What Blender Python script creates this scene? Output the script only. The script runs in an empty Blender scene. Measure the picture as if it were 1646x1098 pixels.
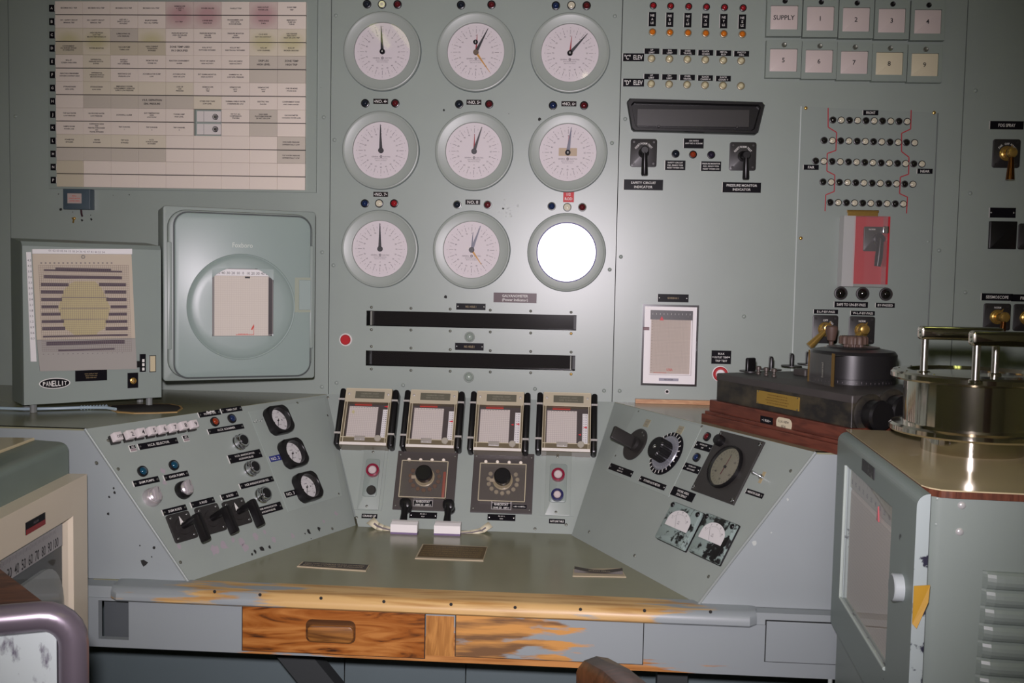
import bpy, bmesh, math, random
from mathutils import Vector, Matrix
random.seed(7)
sc = bpy.context.scene
COL = sc.collection
IW, IH, FP = 1646, 1098, 1600.0
# ------------------------------------------------------------------ camera
YAW, PIT, ROL = math.radians(3.6), math.radians(3.7), math.radians(1.15)
CAM = Vector((0, -3.1, 1.45))
FWD = Vector((-math.sin(YAW)*math.cos(PIT), math.cos(YAW)*math.cos(PIT), -math.sin(PIT)))
_r = Vector((math.cos(YAW), math.sin(YAW), 0)); _u = _r.cross(FWD)
RGT = _r*math.cos(ROL) + _u*math.sin(ROL); UPV = -_r*math.sin(ROL) + _u*math.cos(ROL)
cd = bpy.data.cameras.new('camera'); cd.sensor_width = 36; cd.lens = 36*FP/IW; cd.clip_start = .02
cam = bpy.data.objects.new('camera', cd); COL.objects.link(cam)
cam.matrix_world = Matrix(((RGT.x, UPV.x, -FWD.x, CAM.x), (RGT.y, UPV.y, -FWD.y, CAM.y), (RGT.z, UPV.z, -FWD.z, CAM.z), (0, 0, 0, 1)))
sc.camera = cam
# ------------------------------------------------------------------ world, flash, exposure
wd = bpy.data.worlds.new('world'); sc.world = wd; wd.use_nodes = True
wd.node_tree.nodes['Background'].inputs[0].default_value = (.6, .65, .6, 1); wd.node_tree.nodes['Background'].inputs[1].default_value = .05
fl = bpy.data.lights.new('flash', 'SPOT'); fl.energy = 284; fl.spot_size = math.radians(77); fl.spot_blend = 1.0
fl.shadow_soft_size = .03; fl.color = (1.0, .905, .985)
flo = bpy.data.objects.new('flash', fl); COL.objects.link(flo)
flo.location = CAM + UPV*.10 - RGT*.03
flo.rotation_euler = (FWD - UPV*.025 - RGT*.02).to_track_quat('-Z', 'Y').to_euler()
sc.view_settings.view_transform = 'Standard'; sc.view_settings.look = 'None'
sc.view_settings.exposure = 0.0; sc.view_settings.gamma = 1.0; sc.view_settings.use_curve_mapping = False

# ------------------------------------------------------------------ helpers: materials
def lin(c):
    return tuple(((x/255)/12.92 if x/255 <= .04045 else ((x/255+.055)/1.055)**2.4) for x in c)
MATS = {}
def mat(name, rgb, rough=.5, metal=0, spec=.5, emit=0, coat=0, var=0, vscale=8, bump=0):
    if name in MATS: return MATS[name]
    m = bpy.data.materials.new(name); m.use_nodes = True; n = m.node_tree.nodes; l = m.node_tree.links
    b = n['Principled BSDF']; c = lin(rgb)
    b.inputs['Base Color'].default_value = (*c, 1); b.inputs['Roughness'].default_value = rough
    b.inputs['Metallic'].default_value = metal; b.inputs['Specular IOR Level'].default_value = spec
    b.inputs['Coat Weight'].default_value = coat
    if emit:
        b.inputs['Emission Color'].default_value = (*c, 1); b.inputs['Emission Strength'].default_value = emit
    if var:
        t = n.new('ShaderNodeTexCoord'); z = n.new('ShaderNodeTexNoise'); z.inputs['Scale'].default_value = vscale; z.inputs['Detail'].default_value = 5
        r = n.new('ShaderNodeMix'); r.data_type = 'RGBA'
        l.new(t.outputs['Object'], z.inputs['Vector']); l.new(z.outputs['Fac'], r.inputs['Factor'])
        r.inputs[6].default_value = (*[x*(1-var) for x in c], 1); r.inputs[7].default_value = (*[min(1, x*(1+var)) for x in c], 1)
        l.new(r.outputs[2], b.inputs['Base Color'])
        if bump:
            bp = n.new('ShaderNodeBump'); bp.inputs['Strength'].default_value = bump; bp.inputs['Distance'].default_value = .001
            z2 = n.new('ShaderNodeTexNoise'); z2.inputs['Scale'].default_value = 260; l.new(t.outputs['Object'], z2.inputs['Vector'])
            l.new(z2.outputs['Fac'], bp.inputs['Height']); l.new(bp.outputs['Normal'], b.inputs['Normal'])
    MATS[name] = m
    return m
def worn(name, top, under, thr=.6, scale=20, stretch=(1, 1, 1), rough=.45, soft=.03, under2=None):
    """paint worn through to what lies under it, in patches of the noise"""
    if name in MATS: return MATS[name]
    m = bpy.data.materials.new(name); m.use_nodes = True; n = m.node_tree.nodes; l = m.node_tree.links
    b = n['Principled BSDF']; b.inputs['Roughness'].default_value = rough
    t = n.new('ShaderNodeTexCoord'); mp = n.new('ShaderNodeMapping'); mp.inputs['Scale'].default_value = stretch
    z = n.new('ShaderNodeTexNoise'); z.inputs['Scale'].default_value = scale; z.inputs['Detail'].default_value = 6; z.inputs['Roughness'].default_value = .6
    r = n.new('ShaderNodeValToRGB'); r.color_ramp.elements[0].position = thr-soft; r.color_ramp.elements[1].position = thr+soft
    r.color_ramp.elements[0].color = (*lin(top), 1); r.color_ramp.elements[1].color = (*lin(under), 1)
    if under2:
        e = r.color_ramp.elements.new(min(.99, thr+soft+.12)); e.color = (*lin(under2), 1)
    l.new(t.outputs['Object'], mp.inputs['Vector']); l.new(mp.outputs['Vector'], z.inputs['Vector']); l.new(z.outputs['Fac'], r.inputs['Fac']); l.new(r.outputs['Color'], b.inputs['Base Color'])
    MATS[name] = m
    return m
def wood(name, a, b_, scale=3, stretch=(1, 12, 12), rough=.4, c_=None):
    if name in MATS: return MATS[name]
    m = bpy.data.materials.new(name); m.use_nodes = True; n = m.node_tree.nodes; l = m.node_tree.links
    b = n['Principled BSDF']; b.inputs['Roughness'].default_value = rough
    t = n.new('ShaderNodeTexCoord'); mp = n.new('ShaderNodeMapping'); mp.inputs['Scale'].default_value = stretch
    z = n.new('ShaderNodeTexNoise'); z.inputs['Scale'].default_value = scale; z.inputs['Detail'].default_value = 8; z.inputs['Distortion'].default_value = 1.6
    r = n.new('ShaderNodeValToRGB'); r.color_ramp.elements[0].position = .33; r.color_ramp.elements[1].position = .62
    r.color_ramp.elements[0].color = (*lin(b_), 1); r.color_ramp.elements[1].color = (*lin(a), 1)
    if c_:
        e = r.color_ramp.elements.new(.43); e.color = (*lin(c_), 1)
    l.new(t.outputs['Object'], mp.inputs['Vector']); l.new(mp.outputs['Vector'], z.inputs['Vector']); l.new(z.outputs['Fac'], r.inputs['Fac']); l.new(r.outputs['Color'], b.inputs['Base Color'])
    MATS[name] = m
    return m
def gridpaper(name, paper, line, sx, sy, wd_=.12, rough=.7):
    if name in MATS: return MATS[name]
    m = bpy.data.materials.new(name); m.use_nodes = True; n = m.node_tree.nodes; l = m.node_tree.links
    b = n['Principled BSDF']; b.inputs['Roughness'].default_value = rough
    t = n.new('ShaderNodeTexCoord'); s = n.new('ShaderNodeSeparateXYZ'); l.new(t.outputs['Object'], s.inputs[0])
    outs = []
    for k, st in ((0, sx), (1, sy)):
        d = n.new('ShaderNodeMath'); d.operation = 'DIVIDE'; l.new(s.outputs[k], d.inputs[0]); d.inputs[1].default_value = st
        fr = n.new('ShaderNodeMath'); fr.operation = 'FRACT'; l.new(d.outputs[0], fr.inputs[0])
        lt = n.new('ShaderNodeMath'); lt.operation = 'LESS_THAN'; l.new(fr.outputs[0], lt.inputs[0]); lt.inputs[1].default_value = wd_
        outs.append(lt)
    mx = n.new('ShaderNodeMath'); mx.operation = 'MAXIMUM'; l.new(outs[0].outputs[0], mx.inputs[0]); l.new(outs[1].outputs[0], mx.inputs[1])
    r = n.new('ShaderNodeMix'); r.data_type = 'RGBA'; r.inputs[6].default_value = (*lin(paper), 1); r.inputs[7].default_value = (*lin(line), 1)
    l.new(mx.outputs[0], r.inputs['Factor']); l.new(r.outputs[2], b.inputs['Base Color'])
    MATS[name] = m
    return m
def clear(name, tint=(1, 1, 1), rough=.03, milky=0, ior=1.45):
    if name in MATS: return MATS[name]
    m = bpy.data.materials.new(name); m.use_nodes = True; n = m.node_tree.nodes; l = m.node_tree.links
    n.remove(n['Principled BSDF']); o = n['Material Output']
    tr = n.new('ShaderNodeBsdfTransparent'); tr.inputs[0].default_value = (*tint, 1)
    gl = n.new('ShaderNodeBsdfGlossy'); gl.inputs['Roughness'].default_value = rough
    fr = n.new('ShaderNodeFresnel'); fr.inputs['IOR'].default_value = ior
    mx = n.new('ShaderNodeMixShader'); ge = n.new('ShaderNodeNewGeometry'); ma = n.new('ShaderNodeMath'); ma.operation = 'MULTIPLY_ADD'; ma.inputs[1].default_value = 1/ior-ior; ma.inputs[2].default_value = ior; l.new(ge.outputs['Backfacing'], ma.inputs[0]); l.new(ma.outputs[0], fr.inputs['IOR'])
    l.new(fr.outputs[0], mx.inputs[0]); l.new(tr.outputs[0], mx.inputs[1]); l.new(gl.outputs[0], mx.inputs[2])
    last = mx
    if milky:
        df = n.new('ShaderNodeBsdfDiffuse'); df.inputs[0].default_value = (.85, .84, .82, 1)
        m2 = n.new('ShaderNodeMixShader'); m2.inputs[0].default_value = milky; l.new(mx.outputs[0], m2.inputs[1]); l.new(df.outputs[0], m2.inputs[2]); last = m2
    l.new(last.outputs[0], o.inputs['Surface'])
    MATS[name] = m
    return m
PAINT = mat('grey_green_paint', (148, 158, 150), .335, var=.07, vscale=5, bump=.05)
PAINT2 = mat('console_paint', (150, 159, 152), .38, var=.07, vscale=7, bump=.05)
BLUEP = mat('blue_grey_paint', (149, 157, 157), .45, var=.06, vscale=6)
CASEP = mat('case_paint', (136, 147, 140), .38, var=.05, vscale=6, bump=.05)
OLIVE = mat('olive_linoleum', (138, 138, 112), .22, var=.12, vscale=6)
BLACK = mat('black_plastic', (24, 23, 24), .3, spec=.35)
BLACK2 = mat('black_bakelite', (44, 42, 41), .38, var=.15, vscale=30)
ENGR = mat('black_engraving_stock', (22, 21, 25), .3, spec=.08)
WHITE = mat('white_lettering', (222, 220, 214), .6)
INK = mat('black_ink', (36, 34, 36), .6)
GINK = mat('grey_ink', (112, 104, 108), .6)
REDINK = mat('red_ink', (200, 62, 46), .6)
CHROME = mat('chrome', (205, 206, 208), .12, 1)
STEEL = mat('steel', (170, 170, 168), .32, 1)
BRASS = mat('brass', (204, 166, 92), .24, .75)
DIAL = mat('dial_face', (214, 206, 207), .55)
PAPER = mat('cream_paper', (205, 196, 182), .7)
WPAPER = mat('white_paper', (224, 222, 220), .65)
DARKGAP = mat('dark_gap', (26, 28, 27), .8)
RED = mat('red_plastic', (178, 32, 38), .3)
GLASS = clear('clear_glass')

# ------------------------------------------------------------------ helpers: meshes
class MB:
    def __init__(s): s.v = []; s.f = []; s.m = []; s.mats = []
    def mi(s, m):
        if m not in s.mats: s.mats.append(m)
        return s.mats.index(m)
    def add(s, v, f, m, M=None):
        k = len(s.v); i = s.mi(m)
        s.v += [tuple(M @ Vector(p)) if M else tuple(p) for p in v]
        for q in f: s.f.append([k+a for a in q]); s.m.append(i)
        return s
    def loops(s, L, m, cap0=False, cap1=True, M=None):
        n = len(L[0]); v = [p for q in L for p in q]; f = []
        for a in range(len(L)-1):
            for i in range(n):
                j = (i+1) % n; f.append((a*n+i, a*n+j, (a+1)*n+j, (a+1)*n+i))
        if cap1: f.append(tuple(range((len(L)-1)*n, len(L)*n)))
        if cap0: f.append(tuple(reversed(range(n))))
        return s.add(v, f, m, M)
    def rr(s, cx, cy, w, h, z0, z1, m, r=0, ch=0, n=4, M=None, cap0=True):
        def loop(d, z):
            ww, hh = w/2-d, h/2-d; rad = max(min(r, ww*.999, hh*.999)-d*.6, 1e-5) if r else 0
            if not rad: return [(cx-ww, cy-hh, z), (cx+ww, cy-hh, z), (cx+ww, cy+hh, z), (cx-ww, cy+hh, z)]
            P = []
            for qx, qy, a0 in ((1, -1, -90), (1, 1, 0), (-1, 1, 90), (-1, -1, 180)):
                for k in range(n+1):
                    a = math.radians(a0+90*k/n); P.append((cx+qx*(ww-rad)+rad*math.cos(a), cy+qy*(hh-rad)+rad*math.sin(a), z))
            return P
        L = [loop(0, z0)]
        if ch:
            L += [loop(0, z1-ch), loop(ch*.3, z1-ch*.3), loop(ch, z1)]
        else: L.append(loop(0, z1))
        return s.loops(L, m, cap0, True, M)
    def prism(s, P, z0, z1, m, ch=0, M=None):
        if sum(P[i][0]*P[(i+1) % len(P)][1]-P[(i+1) % len(P)][0]*P[i][1] for i in range(len(P))) < 0: P = P[::-1]
        return s.loops([[(x, y, z0) for x, y in P], [(x, y, z1) for x, y in P]], m, True, True, M)
    def lathe(s, cx, cy, prof, m, n=28, M=None):
        v = []; f = []; rings = []
        for r, z in prof:
            if r < 1e-6: rings.append([len(v)]); v.append((cx, cy, z))
            else:
                rings.append(list(range(len(v), len(v)+n)))
                v += [(cx+r*math.cos(2*math.pi*i/n), cy+r*math.sin(2*math.pi*i/n), z) for i in range(n)]
        for a, b in zip(rings, rings[1:]):
            for i in range(n):
                j = (i+1) % n
                if len(a) == 1 and len(b) == 1: continue
                if len(b) == 1: f.append((a[i], a[j], b[0]))
                elif len(a) == 1: f.append((a[0], b[j], b[i]))
                else: f.append((a[i], a[j], b[j], b[i]))
        return s.add(v, f, m, M)
    def cyl(s, cx, cy, r, z0, z1, m, n=24, ch=0, M=None):
        p = [(0, z0), (r, z0)]
        p += [(r, z1-ch), (r-ch, z1)] if ch else [(r, z1)]
        return s.lathe(cx, cy, p+[(0, z1)], m, n, M)
    def dome(s, cx, cy, r, z0, hgt, m, n=20, k=5, M=None):
        return s.lathe(cx, cy, [(r*math.cos(math.pi/2*i/k), z0+hgt*math.sin(math.pi/2*i/k)) for i in range(k)]+[(0, z0+hgt)], m, n, M)
    def quad(s, P, m, M=None): return s.add(P, [tuple(range(len(P)))], m, M)
    def rect(s, cx, cy, w, h, z, m, a=0):
        c, q = math.cos(a), math.sin(a)
        return s.quad([(cx+x*c-y*q, cy+x*q+y*c, z) for x, y in ((-w/2, -h/2), (w/2, -h/2), (w/2, h/2), (-w/2, h/2))], m)
    def line(s, x0, y0, x1, y1, t, z, m):
        d = math.hypot(x1-x0, y1-y0)
        return s.rect((x0+x1)/2, (y0+y1)/2, d, t, z, m, math.atan2(y1-y0, x1-x0))
    def disc(s, cx, cy, r, z, m, n=28): return s.lathe(cx, cy, [(r, z), (0, z)], m, n)
    def tube(s, pts, r, m, n=10, M=None):
        P = [Vector(p) for p in pts]; L = []; up = None
        for i, p in enumerate(P):
            t = ((P[min(i+1, len(P)-1)]-P[max(i-1, 0)])).normalized()
            if up is None: up = t.orthogonal().normalized()
            a = (up-t*up.dot(t)).normalized(); b = t.cross(a); up = a
            rr_ = r[i] if isinstance(r, (list, tuple)) else r
            L.append([tuple(p+a*rr_*math.cos(2*math.pi*k/n)+b*rr_*math.sin(2*math.pi*k/n)) for k in range(n)])
        return s.loops(L, m, True, True, M)
    def bar(s, p, q, w, t, m, up=(0, 0, 1)):
        p, q = Vector(p), Vector(q); d = (q-p).normalized(); u = Vector(up); a = d.cross(u).normalized()*w/2; b = a.normalized().cross(d).normalized()*t/2
        L = [[tuple(c+x) for x in (-a-b, a-b, a+b, -a+b)] for c in (p, q)]
        return s.loops(L, m, True, True)
    def build(s, name, parent=None, M=None, smooth=True):
        me = bpy.data.meshes.new(name); me.from_pydata(s.v, [], s.f)
        for x in s.mats: me.materials.append(x)
        me.polygons.foreach_set('material_index', s.m)
        if smooth:
            me.polygons.foreach_set('use_smooth', [True]*len(s.f)); me.set_sharp_from_angle(angle=math.radians(32))
        me.update()
        return link(name, me, parent, M)
def link(name, me, parent=None, M=None):
    o = bpy.data.objects.new(name, me); COL.objects.link(o)
    if parent: o.parent = parent
    if M: o.matrix_local = M
    return o
LABELS = {}
def tag(o, label, cat, group=None):
    LABELS.setdefault(label, []).append(o.name)
    o['label'] = label; o['category'] = cat
    if group: o['group'] = group
    return o
def thing(name, label, cat, M, group=None):
    o = bpy.data.objects.new(name, None); COL.objects.link(o); o.empty_display_size = .02; o.matrix_world = M
    return tag(o, label, cat, group)
# text -> flat mesh
TC = {}
def text_geo(s, bold=0):
    k = (s, bold)
    if k not in TC:
        c = bpy.data.curves.new('t', 'FONT'); c.body = s; c.size = 1; c.resolution_u = 2; c.offset = bold
        o = bpy.data.objects.new('t', c); COL.objects.link(o)
        dg = bpy.context.evaluated_depsgraph_get(); me = bpy.data.meshes.new_from_object(o.evaluated_get(dg))
        V = [tuple(v.co) for v in me.vertices]; Fc = [tuple(p.vertices) for p in me.polygons]
        bpy.data.objects.remove(o); bpy.data.curves.remove(c); bpy.data.meshes.remove(me)
        TC[k] = (V, Fc)
    return TC[k]
def letters(b, s, cx, cy, w, h, z, m, a=0, bold=.012, keep=False):
    """write s centred on cx, cy inside w x h"""
    V, Fc = text_geo(s, bold)
    if not V: return
    x0, x1 = min(v[0] for v in V), max(v[0] for v in V); y0, y1 = min(v[1] for v in V), max(v[1] for v in V)
    sy = h/.74; sx = min(sy, w/(x1-x0))
    if keep: sx = sy = min(sx, sy)
    c, q = math.cos(a), math.sin(a); P = []
    for v in V:
        x, y = (v[0]-(x0+x1)/2)*sx, (v[1]-.36)*sy
        P.append((cx+x*c-y*q, cy+x*q+y*c, z))
    b.add(P, Fc, m)
def lines(b, L, cx, cy, w, h, z, m, fill=.62, a=0, bold=.012):
    n = len(L); st = h/n
    for i, t in enumerate(L):
        d = (n-1)/2*st-i*st
        letters(b, t, cx-math.sin(a)*d, cy+math.cos(a)*d, w, st*fill, z, m, a, bold)

# ------------------------------------------------------------------ helpers: the planes of the room
def ray(px, py): return RGT*((px-IW/2)/FP)-UPV*((py-IH/2)/FP)+FWD
class Frame:
    def __init__(s, o, X, Y): s.o = Vector(o); s.X = Vector(X).normalized(); s.Y = Vector(Y).normalized(); s.N = s.X.cross(s.Y).normalized()
    def uv(s, px, py, w=0):
        d = ray(px, py); t = (s.o+s.N*w-CAM).dot(s.N)/d.dot(s.N); p = CAM+d*t-s.o
        return p.dot(s.X), p.dot(s.Y)
    def at(s, u, v, w=0, rot=0):
        M = Matrix(((s.X.x, s.Y.x, s.N.x, 0), (s.X.y, s.Y.y, s.N.y, 0), (s.X.z, s.Y.z, s.N.z, 0), (0, 0, 0, 1)))
        return Matrix.Translation(s.o+s.X*u+s.Y*v+s.N*w) @ M @ Matrix.Rotation(rot, 4, 'Z')
    def px(s, x, y, w=0, rot=0, lift=None): u, v = s.uv(x, y, w); return s.at(u, v, w if lift is None else lift, rot)
    def box(s, x0, y0, x1, y1, w=0):
        xm, ym = (x0+x1)/2, (y0+y1)/2
        a, b = s.uv(x0, ym, w), s.uv(x1, ym, w); c, d = s.uv(xm, y0, w), s.uv(xm, y1, w); e = s.uv(xm, ym, w)
        return e[0], e[1], abs(b[0]-a[0]), abs(c[1]-d[1])
    def quad(s, pts, w=0):
        """centre, width and height of the upright rectangle that best fits four image corners TL TR BR BL"""
        P = [s.uv(*p, w) for p in pts]
        return sum(p[0] for p in P)/4, sum(p[1] for p in P)/4, (P[1][0]-P[0][0]+P[2][0]-P[3][0])/2, (P[0][1]-P[3][1]+P[1][1]-P[2][1])/2
ZS, ZD, YF, TILT = 1.068, .70, -.83, math.radians(30)
W = Frame((0, 0, 0), (1, 0, 0), (0, 0, 1))
SHELF = Frame((0, 0, ZS), (1, 0, 0), (0, 1, 0))
DESK = Frame((0, 0, ZD), (1, 0, 0), (0, 1, 0))
FRONT = Frame((0, YF, 0), (1, 0, 0), (0, 0, 1))
APRON = Frame((0, -.85, 0), (1, 0, 0), (0, 0, 1))
CEN = Frame((0, 0, ZS), (1, 0, 0), (0, math.sin(TILT), math.cos(TILT)))
def wing(px, py, ang, side):
    u, v = W.uv(px, py); a = math.radians(ang)
    hn = Vector((side*math.cos(a), -math.sin(a), 0)); X = Vector((math.sin(a), side*math.cos(a), 0))
    N = hn*math.cos(TILT)+Vector((0, 0, math.sin(TILT)))
    return Frame((u, 0, ZS), X, N.cross(X))
LW = wing(525, 633, 25, 1); RW = wing(988, 645, 27, -1)
ORD = ['first', 'second', 'third', 'fourth', 'fifth', 'sixth', 'seventh', 'eighth', 'ninth', 'tenth', 'eleventh', 'twelfth', 'thirteenth', 'fourteenth']
def low(s): return s.lower().replace('.', '').replace('"', '')
# ------------------------------------------------------------------ the room
def structure(o): o['kind'] = 'structure'; return o
ROOMW = mat('room_wall_paint', (196, 192, 176), .7, var=.04)
b = MB()
XS = [-3.0, -1.813, -.776, .1215, 1.1445, 3.0]
slots = []
for (p, q) in (((589, 499.5), (926.5, 531)), ((588, 563), (924.5, 596.5))):
    a_ = W.uv(p[0], p[1]); c_ = W.uv(p[0], p[1]+24.5); d_ = W.uv(q[0], q[1]); e_ = W.uv(q[0], q[1]-24.5)
    slots.append(((a_[0]+c_[0])/2, (d_[0]+e_[0])/2, (c_[1]+d_[1])/2, (a_[1]+e_[1])/2))
g = .0012
for i in range(5):
    x0, x1 = XS[i]+g, XS[i+1]-g
    if i == 2:
        zs = sorted([0, 2.9]+[v for s in slots for v in s[2:]])
        L, Rr = min(s[0] for s in slots), max(s[1] for s in slots)
        for k in range(len(zs)-1):
            if k in (1, 3):
                s = slots[1] if k == 1 else slots[0]
                cells = ((x0, s[0]), (s[1], x1))
            else: cells = ((x0, x1),)
            for c0, c1 in cells: b.quad([(c0, 0, zs[k]), (c1, 0, zs[k]), (c1, 0, zs[k+1]), (c0, 0, zs[k+1])], PAINT)
    else: b.quad([(x0, 0, 0), (x1, 0, 0), (x1, 0, 2.9), (x0, 0, 2.9)], PAINT)
    for xx in (x0, x1): b.quad([(xx, 0, 0), (xx, .01, 0), (xx, .01, 2.9), (xx, 0, 2.9)], PAINT)
b.quad([(-3, .08, 0), (3, .08, 0), (3, .08, 2.9), (-3, .08, 2.9)], DARKGAP)
wall_back = structure(b.build('wall_back', smooth=False))
def plane(name, P, m): return structure(MB().quad(P, m).build(name, smooth=False))
plane('floor', [(-3, -5.6, 0), (3, -5.6, 0), (3, .08, 0), (-3, .08, 0)], mat('floor_tile', (74, 70, 64), .45, var=.15))
plane('ceiling', [(-3, .08, 2.9), (3, .08, 2.9), (3, -5.6, 2.9), (-3, -5.6, 2.9)], mat('ceiling_paint', (186, 186, 178), .8))
plane('wall_left', [(-3, -5.6, 0), (-3, .08, 0), (-3, .08, 2.9), (-3, -5.6, 2.9)], ROOMW)
plane('wall_right', [(3, .08, 0), (3, -5.6, 0), (3, -5.6, 2.9), (3, .08, 2.9)], ROOMW)
plane('wall_front', [(3, -5.6, 0), (-3, -5.6, 0), (-3, -5.6, 2.9), (3, -5.6, 2.9)], ROOMW)
MB().rr(0, 0, .95, 2.05, 0, .03, mat('added_door_brown', (112, 84, 60), .4), ch=.004).build('added_reflection_door', None, Matrix(((-1, 0, 0, .75), (0, 0, 1, -5.6), (0, 1, 0, 1.025), (0, 0, 0, 1))), smooth=False)['kind'] = 'structure'  # unseen door, added to give the steel vessel something to reflect
b = MB()
for x0, x1, z0, z1 in ((-.55, -.475, 0, 2.12), (.475, .55, 0, 2.12), (-.475, .475, 2.05, 2.12)): b.rr((x0+x1)/2, (z0+z1)/2, x1-x0, z1-z0, 0, .04, mat('added_trim_paint', (206, 202, 190), .5), ch=.004)
structure(b.build('added_reflection_trim', None, Matrix(((-1, 0, 0, .75), (0, 0, 1, -5.6), (0, 1, 0, 0), (0, 0, 0, 1))), smooth=False))  # surround of the added door, there for the same reflection
REAR_FILL = mat('added_rear_tube', (255, 250, 214), .5, emit=9)  # unseen rear tubes, added to brighten the back wall mirrored in the vessel
TUBE = mat('lit_tube', (246, 255, 160), .5, emit=2.9)
for k, (xx, yy) in enumerate(((-1.1, -2.4), (1.2, -2.4), (.1, -4.4))):
    t = thing('ceiling_light', 'fluorescent ceiling light over the %s of the room' % ('left half', 'right half', 'far back (added fill light)')[k], 'ceiling light', Matrix.Translation((xx, yy, 2.9)) @ Matrix.Rotation(math.pi, 4, 'X'))
    MB().rr(0, 0, .3, 1.25, .0, .05, mat('fixture_white', (220, 220, 215), .5), r=.01).build('housing', t)
    for s in (-.07, .07): MB().tube([(s, -.58, .07), (s, .58, .07)], .018, TUBE if k < 2 else REAR_FILL).build('tube', t)
# bolts of the wall panels
BOLT = PAINT
bolts = [(540, 25), (537.7, 224.9), (536, 426.5), (541, 615.5), (648, 619.3), (860, 625.3), (971, 628.2), (996, 628.5), (988.5, 26), (1005, 191.3), (983.7, 230), (998, 412.8), (980, 433.5), (1196, 508.8), (1568, 145.7), (1559.5, 310.7), (1491.6, 388.3), (1509.5, 402.6), (1551.5, 470), (520.5, 188.5), (517.8, 405.5), (25.2, 187.2), (517.5, 622)]
bm_ = MB().dome(0, 0, .0062, 0, .0045, PAINT, 14, 4).build('bolt', wall_back).data
first = True
for (x, y) in bolts:
    u, v = W.uv(x, y)
    M = W.at(u, v)
    if first: wall_back.children[0].matrix_local = M; first = False
    else: link('bolt', bm_, wall_back, M)
# bare chipped spots and old screw holes on the wall
HOLE = mat('screw_hole', (34, 34, 32), .8)
b = MB()
random.seed(3)
def chip(b, F, px, py, s, m, n=7, z=.0006):
    u, v = F.uv(px, py); P = []
    for k in range(n):
        a = 2*math.pi*k/n; r = s*(.55+.6*random.random()); P.append((u+r*math.cos(a), v+r*math.sin(a)*1.1))
    b.quad([tuple(F.o+F.X*x+F.Y*y+F.N*z) for x, y in P], m)
for (x, y, s) in ((98, 337, .006), (132, 354, .004), (147, 352.5, .004), (146, 346, .002), (117, 341, .0015), (94, 312, .002), (713.5, 177, .004), (867.5, 192, .005), (716, 477.5, .005), (864, 262, .0015), (818, 183, .0015), (208, 313, .002), (182, 314, .0015), (516, 141, .001), (595, 566, .003)): chip(b, W, x, y, s, HOLE)
SCUFF = mat('bare_patch', (178, 184, 178), .6)
for k in range(16): chip(b, W, 817+random.gauss(0, 8), 336+random.gauss(0, 7), .0018+.002*random.random(), SCUFF)
b.build('paint_chips', wall_back, smooth=False)

# ------------------------------------------------------------------ the console
desk = thing('control_desk', 'grey-green wraparound control desk with sloping wings and worn wooden front edge', 'control desk', Matrix.Identity(4))
VB = -(ZS-ZD)/math.cos(TILT)
def wpt(F, u, v, w=0): return F.o+F.X*u+F.Y*v+F.N*w
lA, lD, lC = LW.uv(138, 695)[0], LW.uv(300, 930)[0], LW.uv(575, 852)[0]
rA, rD, rC = RW.uv(1312, 727)[0], RW.uv(1130, 958)[0], RW.uv(920, 858)[0]
cL, cR = CEN.uv(575, 852)[0], CEN.uv(920, 858)[0]
def slab(F, P, t, m, name):
    return MB().prism(P, -t, 0, m).build(name, desk, F.at(0, 0), smooth=False)
slab(LW, [(lA, 0), (0, 0), (lC, VB), (lD, VB)], .012, PAINT2, 'wing_panel')
slab(RW, [(0, 0), (rA, 0), (rD, VB), (rC, VB)], .012, PAINT2, 'wing_panel')
slab(CEN, [(LW.o.x, 0), (RW.o.x, 0), (cR, VB), (cL, VB)], .012, PAINT2, 'centre_panel')
A, D, Ar, Dr = wpt(LW, lA, 0), wpt(LW, lD, VB), wpt(RW, rA, 0), wpt(RW, rD, VB)
def front(A_, D_, xe):
    P = [A_, D_, Vector((xe, D_.y, ZD)), Vector((xe, A_.y, ZS))]
    if xe > 0: P = P[::-1]
    MB().loops([[tuple(p+Vector((0, .015, 0))) for p in P], [tuple(p) for p in P]], BLUEP, True, True).build('front_panel', desk, smooth=False)
    return Frame(D_, (1, 0, 0), (0, A_.y-D_.y, ZS-ZD))
FL = front(A, D, -1.7); FR = front(Ar, Dr, 1.4)
MB().prism([(-2.3, -.002), (LW.o.x, -.002), (A.x, A.y), (-2.3, A.y)], ZS-.004, ZS, OLIVE).build('shelf', desk, smooth=False)
MB().prism([(RW.o.x, -.002), (2.0, -.002), (2.0, Ar.y), (Ar.x, Ar.y)], ZS-.004, ZS, OLIVE).build('shelf', desk, smooth=False)
def dk(px, py): return DESK.uv(px, py)
MB().prism([(-1.3, -.846), (1.2, -.846), (1.2, -.1), (-1.3, -.1)], ZD-.036, ZD-.001, BLUEP).prism([(-1.15, -.80), (.55, -.80), (.55, -.1), (-1.15, -.1)], ZD-.001, ZD, OLIVE).build('desk_top', desk, smooth=False)
# trims along the outer edges of the wings and a seam of paint along their tops
TRIM = mat('trim_metal', (168, 176, 172), .35, .4)
for F, ua, ud in ((LW, lA, lD), (RW, rA, rD)):
    MB().tube([wpt(F, ua, 0, .001), wpt(F, ud, VB, .001)], .0035, TRIM).build('edge_trim', desk)
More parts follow.
